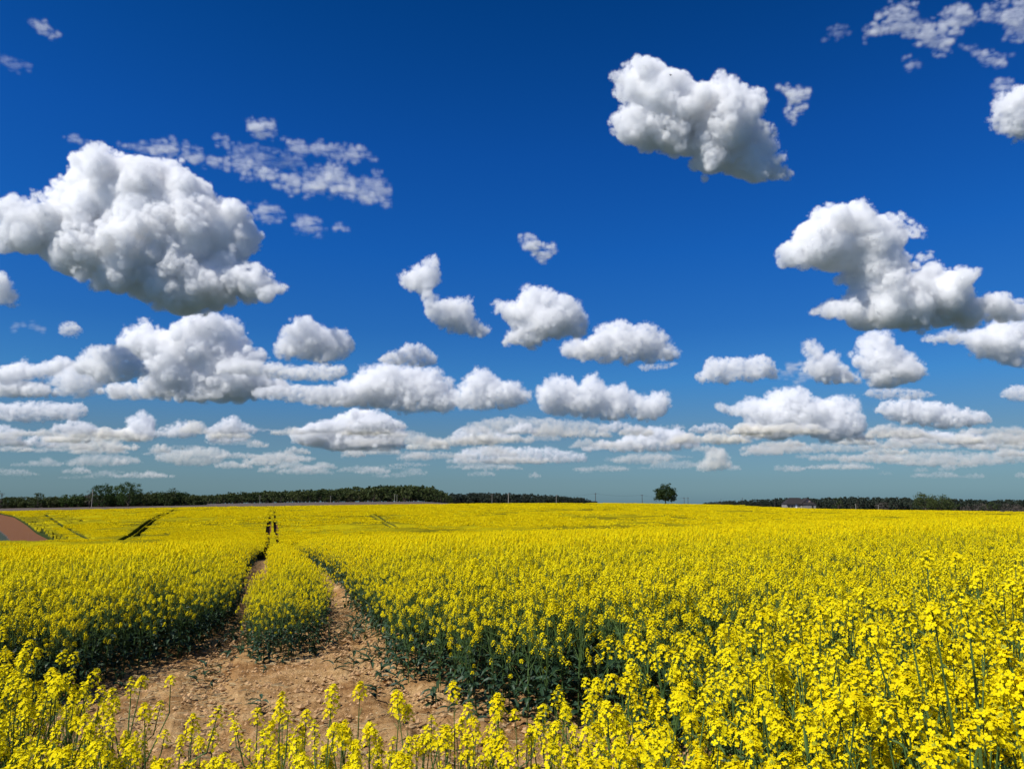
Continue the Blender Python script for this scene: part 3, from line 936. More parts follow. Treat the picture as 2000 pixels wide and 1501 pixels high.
mb.build('gable', M_GABLE, root)
mb = MB()
for s_ in (-1, 1):
    xe = gm + s_ * (gx1 - gm + .6)
    p0, p1 = (gm, -2.6, rd - .3), (xe, -2.6, ev - .2)
    q0, q1 = (gm, 4.4, rd - .3), (xe, 4.4, ev - .2)
    mb.add([p0, p1, q1, q0, (p0[0], p0[1], p0[2] - .25), (p1[0], p1[1], p1[2] - .25), (q1[0], q1[1], q1[2] - .25), (q0[0], q0[1], q0[2] - .25)],
           [(0, 1, 2, 3), (4, 7, 6, 5), (0, 4, 5, 1), (1, 5, 6, 2), (3, 2, 6, 7), (0, 3, 7, 4)])
mb.build('wing_roof', M_ROOF, root)
mb = MB()                             # lean-to roof across the foot of the gable
zt_, zb_ = at(1575, 979.5, hy)[2] - hz, at(1575, 984.6, hy)[2] - hz
mb.add([(gx0 - .2, -4.6, zb_), (gx1 + .3, -4.6, zb_), (gx1 - 1.4, -2.05, zt_), (gx0 + 1.4, -2.05, zt_), (gx0 - .2, -4.6, zb_ - .2), (gx1 + .3, -4.6, zb_ - .2), (gx1 + .3, -2.05, zb_ - .2), (gx0 - .2, -2.05, zb_ - .2)],
       [(0, 1, 2, 3), (1, 6, 2), (0, 3, 7), (4, 7, 6, 5), (0, 4, 5, 1), (1, 5, 6), (0, 7, 4)])
mb.build('lean_to_roof', M_ROOF, root)
mb = MB(); mb.box((gx0 + .1, -4.3, 0), (gx1, -4.1, zb_ - .22)); mb.build('lean_to_wall', M_WALL, root)
dx = at(1555.5, 984, hy)[0] - (hx0 + hx1) / 2
mb = MB(); mb.box((dx - .55, .25, .1), (dx + .55, .40, ev - .35)); mb.build('door', M_DOOR, root)
for wx in (-W2 + 1.4, -W2 + 3.4):
    mb = MB(); mb.box((wx - .45, .28, ev * .45), (wx + .45, .40, ev * .8)); mb.build('window', M_GLASS, root)
mb = MB(); mb.box((gm + 1.2, -4.36, .9), (gm + 2.3, -4.26, zb_ - .5)); mb.build('window', M_GLASS, root)
tag(root, 'low grey farmhouse with a dark roof and a brownish gable beyond the crest', 'farmhouse')

# wooden poles and their wires
M_POLE = simple_mat('pole_wood', (.05, .045, .04), (.09, .08, .07), 3, .9)
M_POLE2 = simple_mat('pole_concrete', (.30, .27, .22), (.42, .38, .31), 3, .9)
M_WIRE = simple_mat('wire', (.03, .03, .03), (.05, .05, .05), 1, .6)
PL = [(181.5, 955, 548, .20, 1, 'tall pale pole before the hedge row clump'),
      (508, 967.5, 590, .14, 1, 'pale pole before the left part of the long wood'), (582, 969, 600, .12, 0, 'faint dark pole before the middle of the long wood'),
      (646, 967.5, 590, .14, 1, 'pale pole before the middle of the long wood'), (771, 964, 590, .16, 1, 'left one of the twin pale poles before the high end of the long wood'), (775.5, 965, 592, .13, 1, 'right one of the twin pale poles before the high end of the long wood'),
      (961, 964, 560, .14, 1, 'thin pale pole before the very dark wood at the centre'), (993, 962.5, 540, .26, 1, 'thick pale pole before the very dark wood at the centre'), (1086.5, 965, 550, .16, 1, 'pale pole before the sinking end of the dark wood'),
      (1163, 962, 530, .24, 0, 'dark pole at the tip of the dark wood on the skyline'), (1254, 965, 530, .22, 0, 'dark pole alone on the skyline left of the lone tree'), (1312, 970, 540, .14, 0, 'dark pole partly behind the crown of the lone tree'),
      (1336, 970.5, 535, .17, 0, 'left one of the two close poles right of the lone tree'), (1343.5, 970.5, 545, .17, 0, 'right one of the two close poles right of the lone tree'),
      (1408, 973.5, 560, .13, 0, 'small dark pole on the skyline between the lone tree and the farmhouse'), (1450, 971.5, 560, .14, 0, 'dark pole where the right hand wood begins'), (1513, 972, 560, .13, 0, 'dark pole just left of the farmhouse'),
      (1671, 983, 560, .16, 1, 'short pale post before the dark wood right of the farmhouse'), (1715, 984.5, 560, .16, 1, 'short pale post beside the greyish bush')]
tops = {}
for (u, v, y, r, pale, lab) in PL:
    p = at(u, v, y)
    g0 = float(ground_z(p[0], p[1])) - .3
    H = p[2] - g0
    root = empty('utility_pole', (p[0], p[1], g0))
    mb = MB(); mb.tube([(0, 0, 0), (0, 0, H * .5), (0, 0, H)], [r, r * .85, r * .7], 8); mb.build('pole', M_POLE2 if pale else M_POLE, root)
    if r > .13:
        mb = MB(); mb.box((-.9, -.07, H - .75), (.9, -.02 - r * .7 + .1, H - .58)) if False else mb.box((-.9, r * .75, H - .75), (.9, r * .75 + .12, H - .6))
        mb.build('crossarm', M_POLE, root)
        for ix in (-.8, 0, .8):
            mb = MB(); mb.tube([(ix, r * .75 + .06, H - .6), (ix, r * .75 + .06, H - .45), (ix, r * .75 + .06, H - .35)], [.05, .07, .04], 6); mb.build('insulator', M_POLE2, root)
    tag(root, lab, 'utility pole', 'poles beyond the yellow field')
    tops[u] = (p[0], p[1] + r * .75 + .06, g0 + H - .33)
for a_, b_, lab in [(993, 1086.5, 'thin wire from the thick pale pole to the next pole on the right'), (1086.5, 1163, 'thin wire reaching the dark pole at the tip of the dark wood'),
                    (1163, 1254, 'thin wire between the two dark poles left of the lone tree'), (1254, 1336, 'thin wire passing behind the lone tree between two poles')]:
    A_, B_ = np.array(tops[a_]), np.array(tops[b_])
    pts = [A_ + (B_ - A_) * t - np.array([0, 0, 1.1 * 4 * t * (1 - t)]) for t in np.linspace(0, 1, 13)]
    mb = MB(); mb.tube(pts, [.03] * 13, 4)
    tag(mb.build('overhead_wire', M_WIRE), lab, 'overhead wire', 'wires of the pole line')

# dark birds far up
M_BIRD = simple_mat('bird_dark', (.012, .012, .014), (.02, .02, .022), 2, .8)
for (u, v, span, lab) in [(1310, 147, 8, 'small black bird against the top of the ragged high cloud'), (356, 876, 8, 'small black bird low over the hedge row at the left'), (1228, 798, 5, 'tiny black bird before the cloud bank right of centre'),
                          (43, 928, 4, 'upper one of two tiny birds low in the sky at the left edge'), (48, 934, 4, 'lower one of two tiny birds low in the sky at the left edge')]:
    y = 95.0
    p = at(u, v, y); s = span * y / FPX
    root = empty('bird', tuple(p), .5)
    mb = MB(); mb.tube([(0, -.26 * s, 0), (0, -.16 * s, .01 * s), (0, .05 * s, 0), (0, .30 * s, 0)], [.03 * s, .10 * s, .11 * s, .015 * s], 8); mb.build('body', M_BIRD, root, True)
    for sg in (-1, 1):
        mb = MB()
        vs = [(sg * .07 * s, -.12 * s, .03 * s), (sg * .30 * s, -.14 * s, .15 * s), (sg * .56 * s, .02 * s, .07 * s), (sg * .30 * s, .04 * s, .14 * s), (sg * .07 * s, .10 * s, .03 * s)]
        mb.add(vs + [(a, b, c - .02 * s) for a, b, c in vs], [(0, 1, 3, 4), (1, 2, 3), (5, 9, 8, 6), (6, 8, 7), (0, 5, 6, 1), (1, 6, 7, 2), (2, 7, 8, 3), (3, 8, 9, 4)])
        mb.build('wing', M_BIRD, root)
    tag(root, lab, 'bird', 'birds in the sky')

# ------------------------------------------------------------------ clouds
CLOUD_BASE = 900.0
def mat_mist(name, dens, col=(1, 1, 1), ani=0.0):
    m = bpy.data.materials.new(name); m.use_nodes = True
    n = m.node_tree; n.nodes.clear()
    o = n.nodes.new('ShaderNodeOutputMaterial'); p = n.nodes.new('ShaderNodeVolumePrincipled')
    p.inputs['Color'].default_value = (*col, 1); p.inputs['Density'].default_value = dens
    p.inputs['Anisotropy'].default_value = ani
    n.links.new(p.outputs[0], o.inputs['Volume'])
    return m
def mat_core(name, col, sss):
    m, n, b, o = new_mat(name)
    b.inputs['Base Color'].default_value = (*col, 1)
    b.inputs['Roughness'].default_value = 1; b.inputs['Specular IOR Level'].default_value = 0
    if sss > 0:
        b.inputs['Subsurface Weight'].default_value = 1
        b.inputs['Subsurface Radius'].default_value = (1, 1, 1)
        b.inputs['Subsurface Scale'].default_value = sss
    return m

def fill_circles(poly, rmin, rng, rcap):
    P_ = np.array(poly, float)
    lo, hi = P_.min(0), P_.max(0)
    n = int(np.clip((hi[0] - lo[0]) * (hi[1] - lo[1]) / 3, 400, 9000))
    q = rng.uniform(lo, hi, (n, 2))
    q = q[inpoly(q[:, 0], q[:, 1], poly)]
    r = polydist(q[:, 0], q[:, 1], poly + [poly[0]])
    o = np.argsort(-r)
    q, r = q[o], np.minimum(r[o], rcap)
    acc = []
    for c, rr in zip(q, r):
        if rr < rmin:
            continue
        if all((c[0] - a[0])**2 + (c[1] - a[1])**2 > (.62 * max(a[2], rr))**2 for a in acc):
            acc.append((c[0], c[1], rr))
            if len(acc) > 110:
                break
    return acc

def cloud_nodes(name, vox, mist=None, core=None, src=None):
    g = bpy.data.node_groups.new(name, 'GeometryNodeTree')
    g.interface.new_socket('Geometry', in_out='INPUT', socket_type='NodeSocketGeometry')
    g.interface.new_socket('Geometry', in_out='OUTPUT', socket_type='NodeSocketGeometry')
    N = g.nodes; L = g.links
    i = N.new('NodeGroupInput'); ou = N.new('NodeGroupOutput')
    if src is not None:
        oi = N.new('GeometryNodeObjectInfo'); oi.inputs[0].default_value = src
        i = oi; i_out = oi.outputs['Geometry']
    else:
        i_out = i.outputs[0]
    a = N.new('GeometryNodeInputNamedAttribute'); a.inputs[0].default_value = 'rad'
    m2 = N.new('GeometryNodeMeshToPoints'); L.new(i_out, m2.inputs['Mesh']); L.new(a.outputs[0], m2.inputs['Radius'])
    pv = N.new('GeometryNodePointsToVolume'); pv.resolution_mode = 'VOXEL_SIZE'
    pv.inputs['Voxel Size'].default_value = vox; pv.inputs['Density'].default_value = 1
    L.new(m2.outputs[0], pv.inputs['Points']); L.new(a.outputs[0], pv.inputs['Radius'])
    sm = N.new('GeometryNodeSetMaterial'); sm.inputs['Material'].default_value = mist or core
    if mist:
        L.new(pv.outputs[0], sm.inputs[0])
    else:
        vm = N.new('GeometryNodeVolumeToMesh'); vm.inputs['Threshold'].default_value = .3
        ss = N.new('GeometryNodeSetShadeSmooth')
        L.new(pv.outputs[0], vm.inputs[0]); L.new(vm.outputs[0], ss.inputs[0]); L.new(ss.outputs[0], sm.inputs[0])
    L.new(sm.outputs[0], ou.inputs[0])
    return g

def sphere_object(name, P_, r_, origin, vox, mist=None, core=None, parent=None):
    me_ = bpy.data.meshes.new(name)
    me_.vertices.add(len(P_))
    me_.vertices.foreach_set('co', (P_ - origin).astype(np.float32).ravel())
    a = me_.attributes.new('rad', 'FLOAT', 'POINT'); a.data.foreach_set('value', r_.astype(np.float32))
    o_ = bpy.data.objects.new(name, me_)
    if mist:                                     # a true volume object grown from these points
        src = o_
        o_ = bpy.data.objects.new(name, bpy.data.volumes.new(name))
        o_.data.materials.append(mist)
        grp = cloud_nodes(name, vox, mist, None, src)
    else:
        grp = cloud_nodes(name, vox, None, core)
    if parent is None:
        o_.location = origin
    link(o_, parent)
    md = o_.modifiers.new('puffs', 'NODES'); md.node_group = grp
    return o_

def make_cloud(seed, label, poly, base_v=None, kind='cum', D=None, group=None, dens=None, core=True, squash=1.0):
    rng = np.random.default_rng(seed)
    if base_v is None:
        base_v = max(p[1] for p in poly)
    d0 = ray(1000, base_v)
    if D is None:
        D = CLOUD_BASE / d0[2]
    k = D / FPX                                  # metres per photograph pixel
    zb = EYE + d0[2] * D
    hgt = max(p[1] for p in poly) - min(p[1] for p in poly)
    rmin = max(1.0, hgt * .045)
    if kind == 'wisp':                           # ragged veil: many small thin puffs with gaps between them
        lo_, hi_ = np.array(poly, float).min(0), np.array(poly, float).max(0)
        ar = (hi_[0] - lo_[0]) * (hi_[1] - lo_[1])
        q_ = rng.uniform(lo_ - 6, hi_ + 6, (int(np.clip(ar / 14, 90, 1800)), 2))
        de = polydist(q_[:, 0], q_[:, 1], poly + [poly[0]])
        ins = inpoly(q_[:, 0], q_[:, 1], poly)
        nz = fbm(q_[:, 0] * .045 + seed, q_[:, 1] * .10 + seed * 3.1, 4)
        ok = (ins & (nz > -.06 - de * .010)) | (~ins & (de < 6) & (nz > .14))
        lobes = [(u, v, rng.uniform(4.5, 8.5) + min(e, 14) * .5 * rng.random()) for u, v, e in zip(q_[ok, 0], q_[ok, 1], de[ok])]
        if len(lobes) < 4:
            lobes = fill_circles(poly, rmin, rng, hgt * .3)
    else:
        lobes = fill_circles(poly, rmin, rng, min(hgt * .27, 62))
    rmax = max(l[2] for l in lobes)
    P0, R0 = [], []
    for u, v, r in lobes:
        c = ray(u, v) * D + np.array([0, 0, EYE])
        c[1] += rng.uniform(-1, 1) * (rmax - r) * k * .8 + rng.uniform(-.3, .3) * r * k
        P0.append(c); R0.append(r * k)
    P0, R0 = np.array(P0), np.array(R0) * (1.0 if kind == 'wisp' else 1.06)
    levels = [(44, .20, .46), (24, .22, .44), (10, .26, .5)]
    if kind == 'wisp':
        levels = []
    Ps, Rs = [P0], [R0 * .80]
    p, r = P0, R0 * .80
    for n_, lo, hi in levels:
        w = r / k > 3.2
        p, r = p[w], r[w]
        if not len(p):
            break
        i_ = np.repeat(np.arange(len(p)), n_)
        dv = rng.normal(size=(len(i_), 3)); dv /= np.linalg.norm(dv, axis=1)[:, None]
        if kind == 'cum':
            dv[:, 2] = dv[:, 2] * .85 + .22
        else:
            dv[:, 2] *= .6
        rr = r[i_] * rng.uniform(lo, hi, len(i_))
        pp = p[i_] + dv * (r[i_] * rng.uniform(.80, 1.15, len(i_)))[:, None]
        keep = np.ones(len(pp), bool)
        for c, q in zip(P0, R0 * .80):
            keep &= ((pp - c)**2).sum(1) > (q * .84)**2
        p, r = pp[keep], rr[keep]
        if len(p) > 34000:
            s_ = rng.choice(len(p), 34000, replace=False); p, r = p[s_], r[s_]
        Ps.append(p); Rs.append(r)
    P_, R_ = np.concatenate(Ps), np.concatenate(Rs)
    if kind == 'cum':                            # nearly level underside
        low = P_[:, 2] - R_ * .8 - zb
        P_[:, 2] -= np.where(low < 0, low * .88, 0)
    # irregular billows
    for fq, am in ((1 / (rmax * k * 1.3), .10), (1 / (rmax * k * .45), .035)):
        for ax in range(3):
            kv = rng.normal(size=(3, 3)) * fq * 2.2
            for row in kv:
                P_[:, ax] += np.sin(P_ @ row + rng.uniform(0, 6.28)) * am * rmax * k
    px = k * 2000 / 1024
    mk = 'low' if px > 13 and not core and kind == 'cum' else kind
    vox = px * (1.3 if hgt > 60 else .9) if kind != 'wisp' else px * 2.1
    origin = np.array([P_[:, 0].mean(), P_[:, 1].mean(), zb])
    dn = (dens if dens is not None else DEN) / px * (1.9 if kind == 'wisp' else 1)
    fringe = FRINGE * px
    w = R_ - fringe > 1.0 * px
    if core and w.sum() > 3:
        o_ = sphere_object('cloud', P_[w], R_[w] - fringe, origin, vox * 1.3, None, CORE(px))
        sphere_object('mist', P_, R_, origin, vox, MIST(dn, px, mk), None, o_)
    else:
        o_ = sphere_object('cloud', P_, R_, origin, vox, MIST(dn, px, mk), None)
    tag(o_, label, 'cloud', group)
    return o_
_mm, _cc = {}, {}
def MIST(d, px, kind='cum'):
    key = (float(f'{d:.2g}'), float(f'{px:.1g}'), kind)
    if key not in _mm:
        m = mat_mist('cloud_mist', key[0], (1, .98, .93) if kind == 'low' else (1, 1, 1))  # low clouds: cream cast of the hazy air between is put into their colour
        n = m.node_tree; p = [q for q in n.nodes if q.type == 'PRINCIPLED_VOLUME'][0]
        p.inputs['Density Attribute'].default_value = ''
        at = n.nodes.new('ShaderNodeAttribute'); at.attribute_name = 'density'
        q = noise_node(n, 1 / (NOISE * key[1] * ({'wisp': 1.8, 'low': 1.7}.get(kind, 1))), 3 if kind == 'wisp' else 2, .65)
        if kind == 'wisp':                       # drawn out along the wind
            mpn = n.nodes.new('ShaderNodeMapping')
            mpn.inputs['Scale'].default_value = (.35, .6, 1.1); mpn.inputs['Rotation'].default_value = (0, -.25, 0)
            lk = q.inputs['Vector'].links[0]; src_ = lk.from_socket
            n.links.new(src_, mpn.inputs[0]); n.links.new(mpn.outputs[0], q.inputs['Vector'])
        r = ramp_node(n, q.outputs[0], [(.36, (.4 if kind == 'low' else NLO,) * 3), (.60, (1, 1, 1))] if kind != 'wisp' else [(.36, (.0, .0, .0)), (.66, (1.0, 1.0, 1.0))])
        a = n.nodes.new('ShaderNodeMath'); a.operation = 'MULTIPLY'
        n.links.new(at.outputs['Fac'], a.inputs[0]); n.links.new(r.outputs[0], a.inputs[1])
        b = n.nodes.new('ShaderNodeMath'); b.operation = 'MULTIPLY'; b.inputs[1].default_value = key[0]
        n.links.new(a.outputs[0], b.inputs[0]); n.links.new(b.outputs[0], p.inputs['Density'])
        _mm[key] = m
    return _mm[key]
def CORE(px):
    key = float(f'{px:.2g}')
    if key not in _cc:
        _cc[key] = mat_core('cloud_white', (.985, .985, .985), key * SSS)
    return _cc[key]
SSS, FRINGE, NOISE, NLO, DEN = 0, 8, 5, .08, .30

CL = [
 ('huge white cumulus with a dark grey base, largest in the upper left sky', [(0,440),(8,405),(25,402),(60,408),(90,395),(130,365),(148,335),(155,310),(180,293),(215,290),(245,298),(280,302),(308,308),(330,325),(365,333),(395,352),(425,380),(450,395),(475,410),(500,425),(505,455),(498,490),(475,512),(510,515),(530,522),(545,548),(565,560),(574,582),(560,602),(530,592),(490,588),(440,595),(395,607),(340,608),(285,598),(240,580),(205,568),(180,555),(150,545),(115,535),(125,525),(90,508),(50,505),(0,512)], {}),
 ('ragged white cloud high in the sky with a downward tail, right of centre', [(1182,160),(1190,145),(1215,150),(1235,142),(1270,131),(1300,145),(1335,140),(1360,162),(1405,153),(1440,175),(1455,192),(1470,185),(1475,178),(1495,185),(1497,215),(1505,228),(1490,245),(1510,255),(1528,260),(1530,290),(1550,320),(1548,348),(1520,352),(1485,365),(1445,350),(1420,335),(1370,360),(1362,330),(1355,300),(1320,300),(1280,298),(1230,293),(1195,283),(1182,262),(1190,235),(1215,215),(1210,180),(1190,175)], {}),
 ('tall domed white cumulus leaning over a long flat base at the right', [(1522,480),(1540,475),(1565,455),(1590,415),(1620,408),(1660,393),(1685,390),(1710,400),(1740,430),(1765,445),(1785,470),(1783,505),(1768,512),(1775,545),(1805,530),(1850,530),(1880,550),(1890,575),(1950,572),(2010,585),(2010,620),(1950,632),(1850,640),(1740,642),(1640,640),(1600,630),(1598,600),(1620,588),(1660,592),(1675,575),(1672,552),(1620,545),(1560,530),(1530,515)], {}),
 ('grey drooping cloud under the long flat one at the right edge', [(1780,665),(1810,652),(1850,645),(1920,640),(1960,622),(2010,628),(2010,730),(1970,722),(1940,700),(1915,705),(1900,690),(1880,670),(1830,670)], {}),
 ('pear shaped white cumulus with a narrow crown below the long flat cloud', [(1660,695),(1680,688),(1680,670),(1692,650),(1715,645),(1740,655),(1755,680),(1785,700),(1800,715),(1810,735),(1790,750),(1740,755),(1700,752),(1685,730)], {}),
 ('broken ragged cloud left of the pear shaped cumulus', [(1560,670),(1575,662),(1592,670),(1605,690),(1640,690),(1640,710),(1690,735),(1690,752),(1640,752),(1590,745),(1565,725),(1575,705)], {'dens':.35}),
 ('low loaf shaped cloud with a flat base left of the ragged one', [(1355,738),(1375,715),(1385,698),(1420,695),(1450,702),(1475,693),(1505,697),(1515,715),(1525,738),(1490,745),(1430,750),(1365,748)], {}),
 ('wide cream white cumulus heap with two domes above the farmhouse', [(1390,790),(1405,785),(1440,790),(1470,775),(1490,780),(1505,762),(1540,757),(1570,762),(1585,785),(1605,772),(1630,770),(1670,780),(1678,805),(1690,830),(1698,850),(1650,860),(1560,860),(1460,860),(1445,840),(1455,820),(1430,815),(1400,805)], {}),
 ('broad cream cloud with a pointed top right of the two domed heap', [(1700,800),(1730,785),(1780,780),(1840,785),(1880,800),(1920,805),(1940,815),(1930,830),(1850,838),(1760,830),(1730,815)], {'dens':.4}),
 ('cream heap with a raised end low at the right, under the broad cloud', [(1735,850),(1750,838),(1800,842),(1870,846),(1890,836),(1912,842),(1920,858),(1950,870),(1940,885),(1900,878),(1830,868),(1760,868)], {'dens':.35}),
 ('great white cumulus tower with a dark blue base at the left', [(215,690),(240,665),(255,640),(280,635),(320,645),(345,635),(365,618),(395,612),(425,617),(450,630),(462,650),(485,675),(510,690),(500,720),(560,745),(590,760),(560,778),(450,783),(330,785),(230,785),(175,772),(200,750),(280,745),(290,720)], {}),
 ('grey rounded cloud before the left foot of the great cumulus', [(140,715),(160,690),(185,673),(215,677),(250,680),(275,705),(295,735),(270,748),(190,748),(180,738),(150,735)], {'D':3900}),
 ('pale ragged cloud at the left edge above the flat cream one', [(-10,715),(30,705),(45,698),(52,712),(80,715),(115,705),(130,700),(150,715),(140,740),(70,745),(40,745),(75,745),(125,765),(120,776),(50,780),(-10,780)], {'dens':.4}),
 ('pointed white cumulus with a grey base, right of the great tower', [(525,690),(545,670),(555,645),(575,630),(590,613),(603,625),(625,635),(655,640),(680,655),(695,690),(680,707),(640,708),(570,705),(540,700)], {}),
 ('long grey white bank under the pointed cumulus', [(410,730),(430,712),(470,700),(520,705),(570,715),(620,710),(675,712),(680,735),(650,748),(560,745),(480,735),(420,735)], {'D':4600}),
 ('bright white cumulus heap with a blue grey base left of centre', [(575,790),(600,768),(650,757),(680,745),(700,725),(720,712),(760,710),(830,715),(870,730),(890,760),(895,780),(910,795),(870,810),(780,808),(700,800),(620,798)], {}),
 ('small grey cap cloud over the bright heap left of centre', [(728,700),(750,690),(780,680),(795,668),(830,672),(850,690),(862,712),(820,718),(760,715)], {}),
 ('white cumulus with three bumps falling to the right at the centre', [(890,770),(905,735),(925,722),(950,720),(968,730),(985,740),(1005,742),(1030,765),(1045,785),(1010,797),(940,802),(895,806)], {}),
 ('wide cloud bank with four turrets right of centre', [(1045,765),(1065,740),(1090,733),(1120,740),(1130,760),(1140,745),(1155,728),(1172,735),(1182,755),(1200,748),(1225,755),(1228,772),(1245,775),(1280,765),(1305,770),(1310,800),(1290,818),(1200,822),(1100,818),(1060,805),(1050,785)], {}),
 ('upright S shaped white cloud standing alone near the centre', [(778,540),(790,522),(815,515),(830,503),(850,503),(858,530),(852,575),(870,592),(895,578),(915,590),(925,605),(935,625),(965,635),(955,660),(930,660),(900,650),(860,640),(835,620),(832,595),(820,575),(785,560)], {'D':4200}),
 ('white cloud with a round crown between the S shaped and the loaf one', [(962,600),(975,587),(1010,585),(1020,568),(1050,557),(1085,562),(1090,580),(1115,583),(1135,600),(1150,625),(1160,640),(1150,660),(1120,665),(1090,660),(1060,680),(990,680),(975,670),(985,655),(1000,648),(980,630),(965,620)], {}),
 ('white mound with a long flat base right of the round crowned cloud', [(1090,685),(1100,672),(1130,665),(1155,660),(1185,628),(1215,625),(1240,640),(1270,637),(1300,655),(1305,670),(1330,685),(1334,700),(1290,708),(1180,712),(1120,708),(1092,700)], {}),
 ('small grey scrap hanging under the white mound', [(1238,715),(1255,708),(1295,710),(1315,705),(1330,712),(1305,722),(1260,728)], {'dens':.25, 'core':False}),
 ('tiny V shaped cloud alone in the blue at the centre', [(1022,458),(1040,460),(1055,478),(1085,478),(1080,498),(1060,512),(1045,505),(1022,482)], {'dens':.25, 'core':False, 'kind':'wisp'}),
 ('small torch shaped wisp beside the high ragged cloud', [(1522,175),(1535,165),(1550,172),(1580,180),(1570,200),(1555,225),(1545,240),(1538,232),(1535,200)], {'dens':.16, 'core':False, 'kind':'wisp'}),
 ('half cloud cut by the left edge below the huge cumulus', [(-20,520),(5,527),(18,540),(25,560),(40,578),(30,597),(-20,602)], {}),
 ('little round cloud below the huge cumulus, near the left edge', [(112,648),(120,630),(140,625),(165,645),(150,660),(125,660)], {'dens':.25}),
 ('faint pinkish smear at the left edge', [(5,636),(70,630),(78,642),(20,650)], {'dens':.07, 'core':False, 'kind':'wisp'}),
 ('flat topped cream cloud low at the left edge', [(-20,790),(20,785),(60,782),(120,785),(165,785),(175,808),(150,822),(60,826),(-20,824)], {}),
 ('row of small cream domes low at the left', [(110,842),(140,830),(180,834),(240,838),(255,815),(280,800),(305,825),(305,840),(350,828),(375,820),(395,840),(390,855),(300,855),(260,865),(200,855),(110,852)], {'dens':.4}),
 ('small cream mound right of the row of domes', [(400,842),(415,835),(430,838),(475,845),(488,860),(440,868),(402,864)], {'dens':.4}),
 ('small cream mound at the far left under the row of domes', [(35,865),(60,850),(95,848),(128,870),(100,876),(45,876)], {'dens':.4}),
 ('dim cloud cut by the left edge low over the hedge', [(-20,830),(20,830),(45,842),(45,868),(10,872),(-20,874)], {'dens':.25}),
 ('big cream cumulus heap low in the sky above the wood', [(558,850),(580,832),(620,828),(660,815),(690,802),(730,800),(760,815),(790,830),(798,860),(790,878),(740,882),(640,880),(565,870)], {'dens':.5}),
 ('thin cream bar with a raised middle above the wide wood', [(300,886),(340,878),(390,872),(440,876),(450,890),(430,905),(390,912),(340,908),(300,898)], {'dens':.16, 'core':False}),
 ('long cream bank low at the centre above the dark wood', [(880,898),(890,882),(940,870),(1000,872),(1060,872),(1120,880),(1150,890),(1150,905),(1050,908),(960,906),(885,907)], {'dens':.3}),
 ('grey cream mound above the long low bank', [(875,858),(890,838),(930,828),(960,838),(1000,847),(1010,858),(960,868),(890,867)], {'dens':.3}),
 ('cream mound above and left of the lone tree', [(1130,868),(1200,860),(1245,842),(1280,832),(1330,837),(1360,855),(1375,873),(1320,882),(1240,885),(1140,880)], {'dens':.35}),
 ('flat cream bar directly above the lone tree', [(1185,898),(1230,884),(1300,882),(1330,898),(1280,908),(1200,906)], {'dens':.2, 'core':False}),
 ('square cream puff low to the right of the lone tree', [(1355,912),(1375,893),(1385,872),(1415,875),(1425,890),(1430,918),(1400,922),(1360,921)], {'dens':.22, 'core':False}),
 ('small cloud cut by the right edge above the cream heap', [(1950,770),(1965,755),(1990,750),(2020,755),(2020,785),(1980,786)], {'dens':.35}),
 ('bright cloud cut by the right edge high in the sky', [(1925,225),(1950,190),(2000,165),(2040,170),(2040,275),(1990,275),(1955,268),(1948,245)], {'D':2300}),
 ('long slanting veil of thin cloud behind the huge cumulus', [(300,275),(330,270),(380,285),(430,300),(470,305),(500,312),(560,335),(600,345),(640,320),(680,335),(700,360),(740,380),(760,400),(700,395),(640,375),(590,390),(560,380),(500,350),(440,335),(380,320),(330,310),(290,290)], {'kind':'wisp', 'dens':.085, 'core':False, 'D':4300}),
 ('thin grey streak above the end of the slanting veil', [(550,270),(580,275),(640,282),(700,280),(730,305),(680,318),(620,300),(580,310)], {'kind':'wisp', 'dens':.07, 'core':False, 'D':4300}),
 ('small soft puff topmost of the thin clouds over the slanting veil', [(480,240),(500,232),(530,235),(542,255),(525,278),(490,265)], {'kind':'wisp', 'dens':.10, 'core':False, 'D':4300}),
 ('short thin streak over the crown of the huge cumulus', [(120,268),(160,265),(200,285),(180,288),(140,278)], {'kind':'wisp', 'dens':.09, 'core':False, 'D':4300}),
 ('little thin streak between the soft puff and the huge cumulus', [(400,265),(440,265),(470,280),(440,285)], {'kind':'wisp', 'dens':.07, 'core':False, 'D':4300}),
 ('faint scrap touching the right shoulder of the huge cumulus', [(490,395),(530,400),(560,430),(520,440),(500,430)], {'kind':'wisp', 'dens':.07, 'core':False, 'D':4300}),
 ('faint bent streak right of the huge cumulus', [(570,420),(620,420),(625,445),(690,435),(680,450),(620,462),(580,450)], {'kind':'wisp', 'dens':.07, 'core':False, 'D':4300}),
 ('tiny soft puff in the top left corner of the sky', [(58,45),(80,42),(112,68),(100,78),(75,62)], {'kind':'wisp', 'dens':.10, 'core':False, 'D':2600}),
 ('very faint streak below the top left puff', [(-10,115),(40,115),(65,132),(20,138)], {'kind':'wisp', 'dens':.03, 'core':False, 'D':2600}),
 ('broken sheet of soft cloud in the top right corner', [(1685,55),(1720,25),(1755,5),(1790,10),(1790,35),(1830,40),(1850,10),(1890,5),(1905,35),(1940,10),(2020,-10),(2020,75),(1965,85),(1970,50),(1920,40),(1880,60),(1860,90),(1850,110),(1800,85),(1750,65),(1690,80)], {'kind':'wisp', 'dens':.085, 'core':False, 'D':2300}),
 ('faint scrap left of the broken sheet of cloud', [(1610,70),(1635,45),(1655,60),(1640,78)], {'kind':'wisp', 'dens':.035, 'core':False, 'D':2300}),
 ('small faint puff under the broken sheet of cloud', [(1765,110),(1785,108),(1800,120),(1790,138),(1770,140)], {'kind':'wisp', 'dens':.06, 'core':False, 'D':2300}),
 ('curved thin scrap under the right part of the broken sheet', [(1880,90),(1930,105),(1970,105),(1960,130),(1920,125)], {'kind':'wisp', 'dens':.08, 'core':False, 'D':2300}),
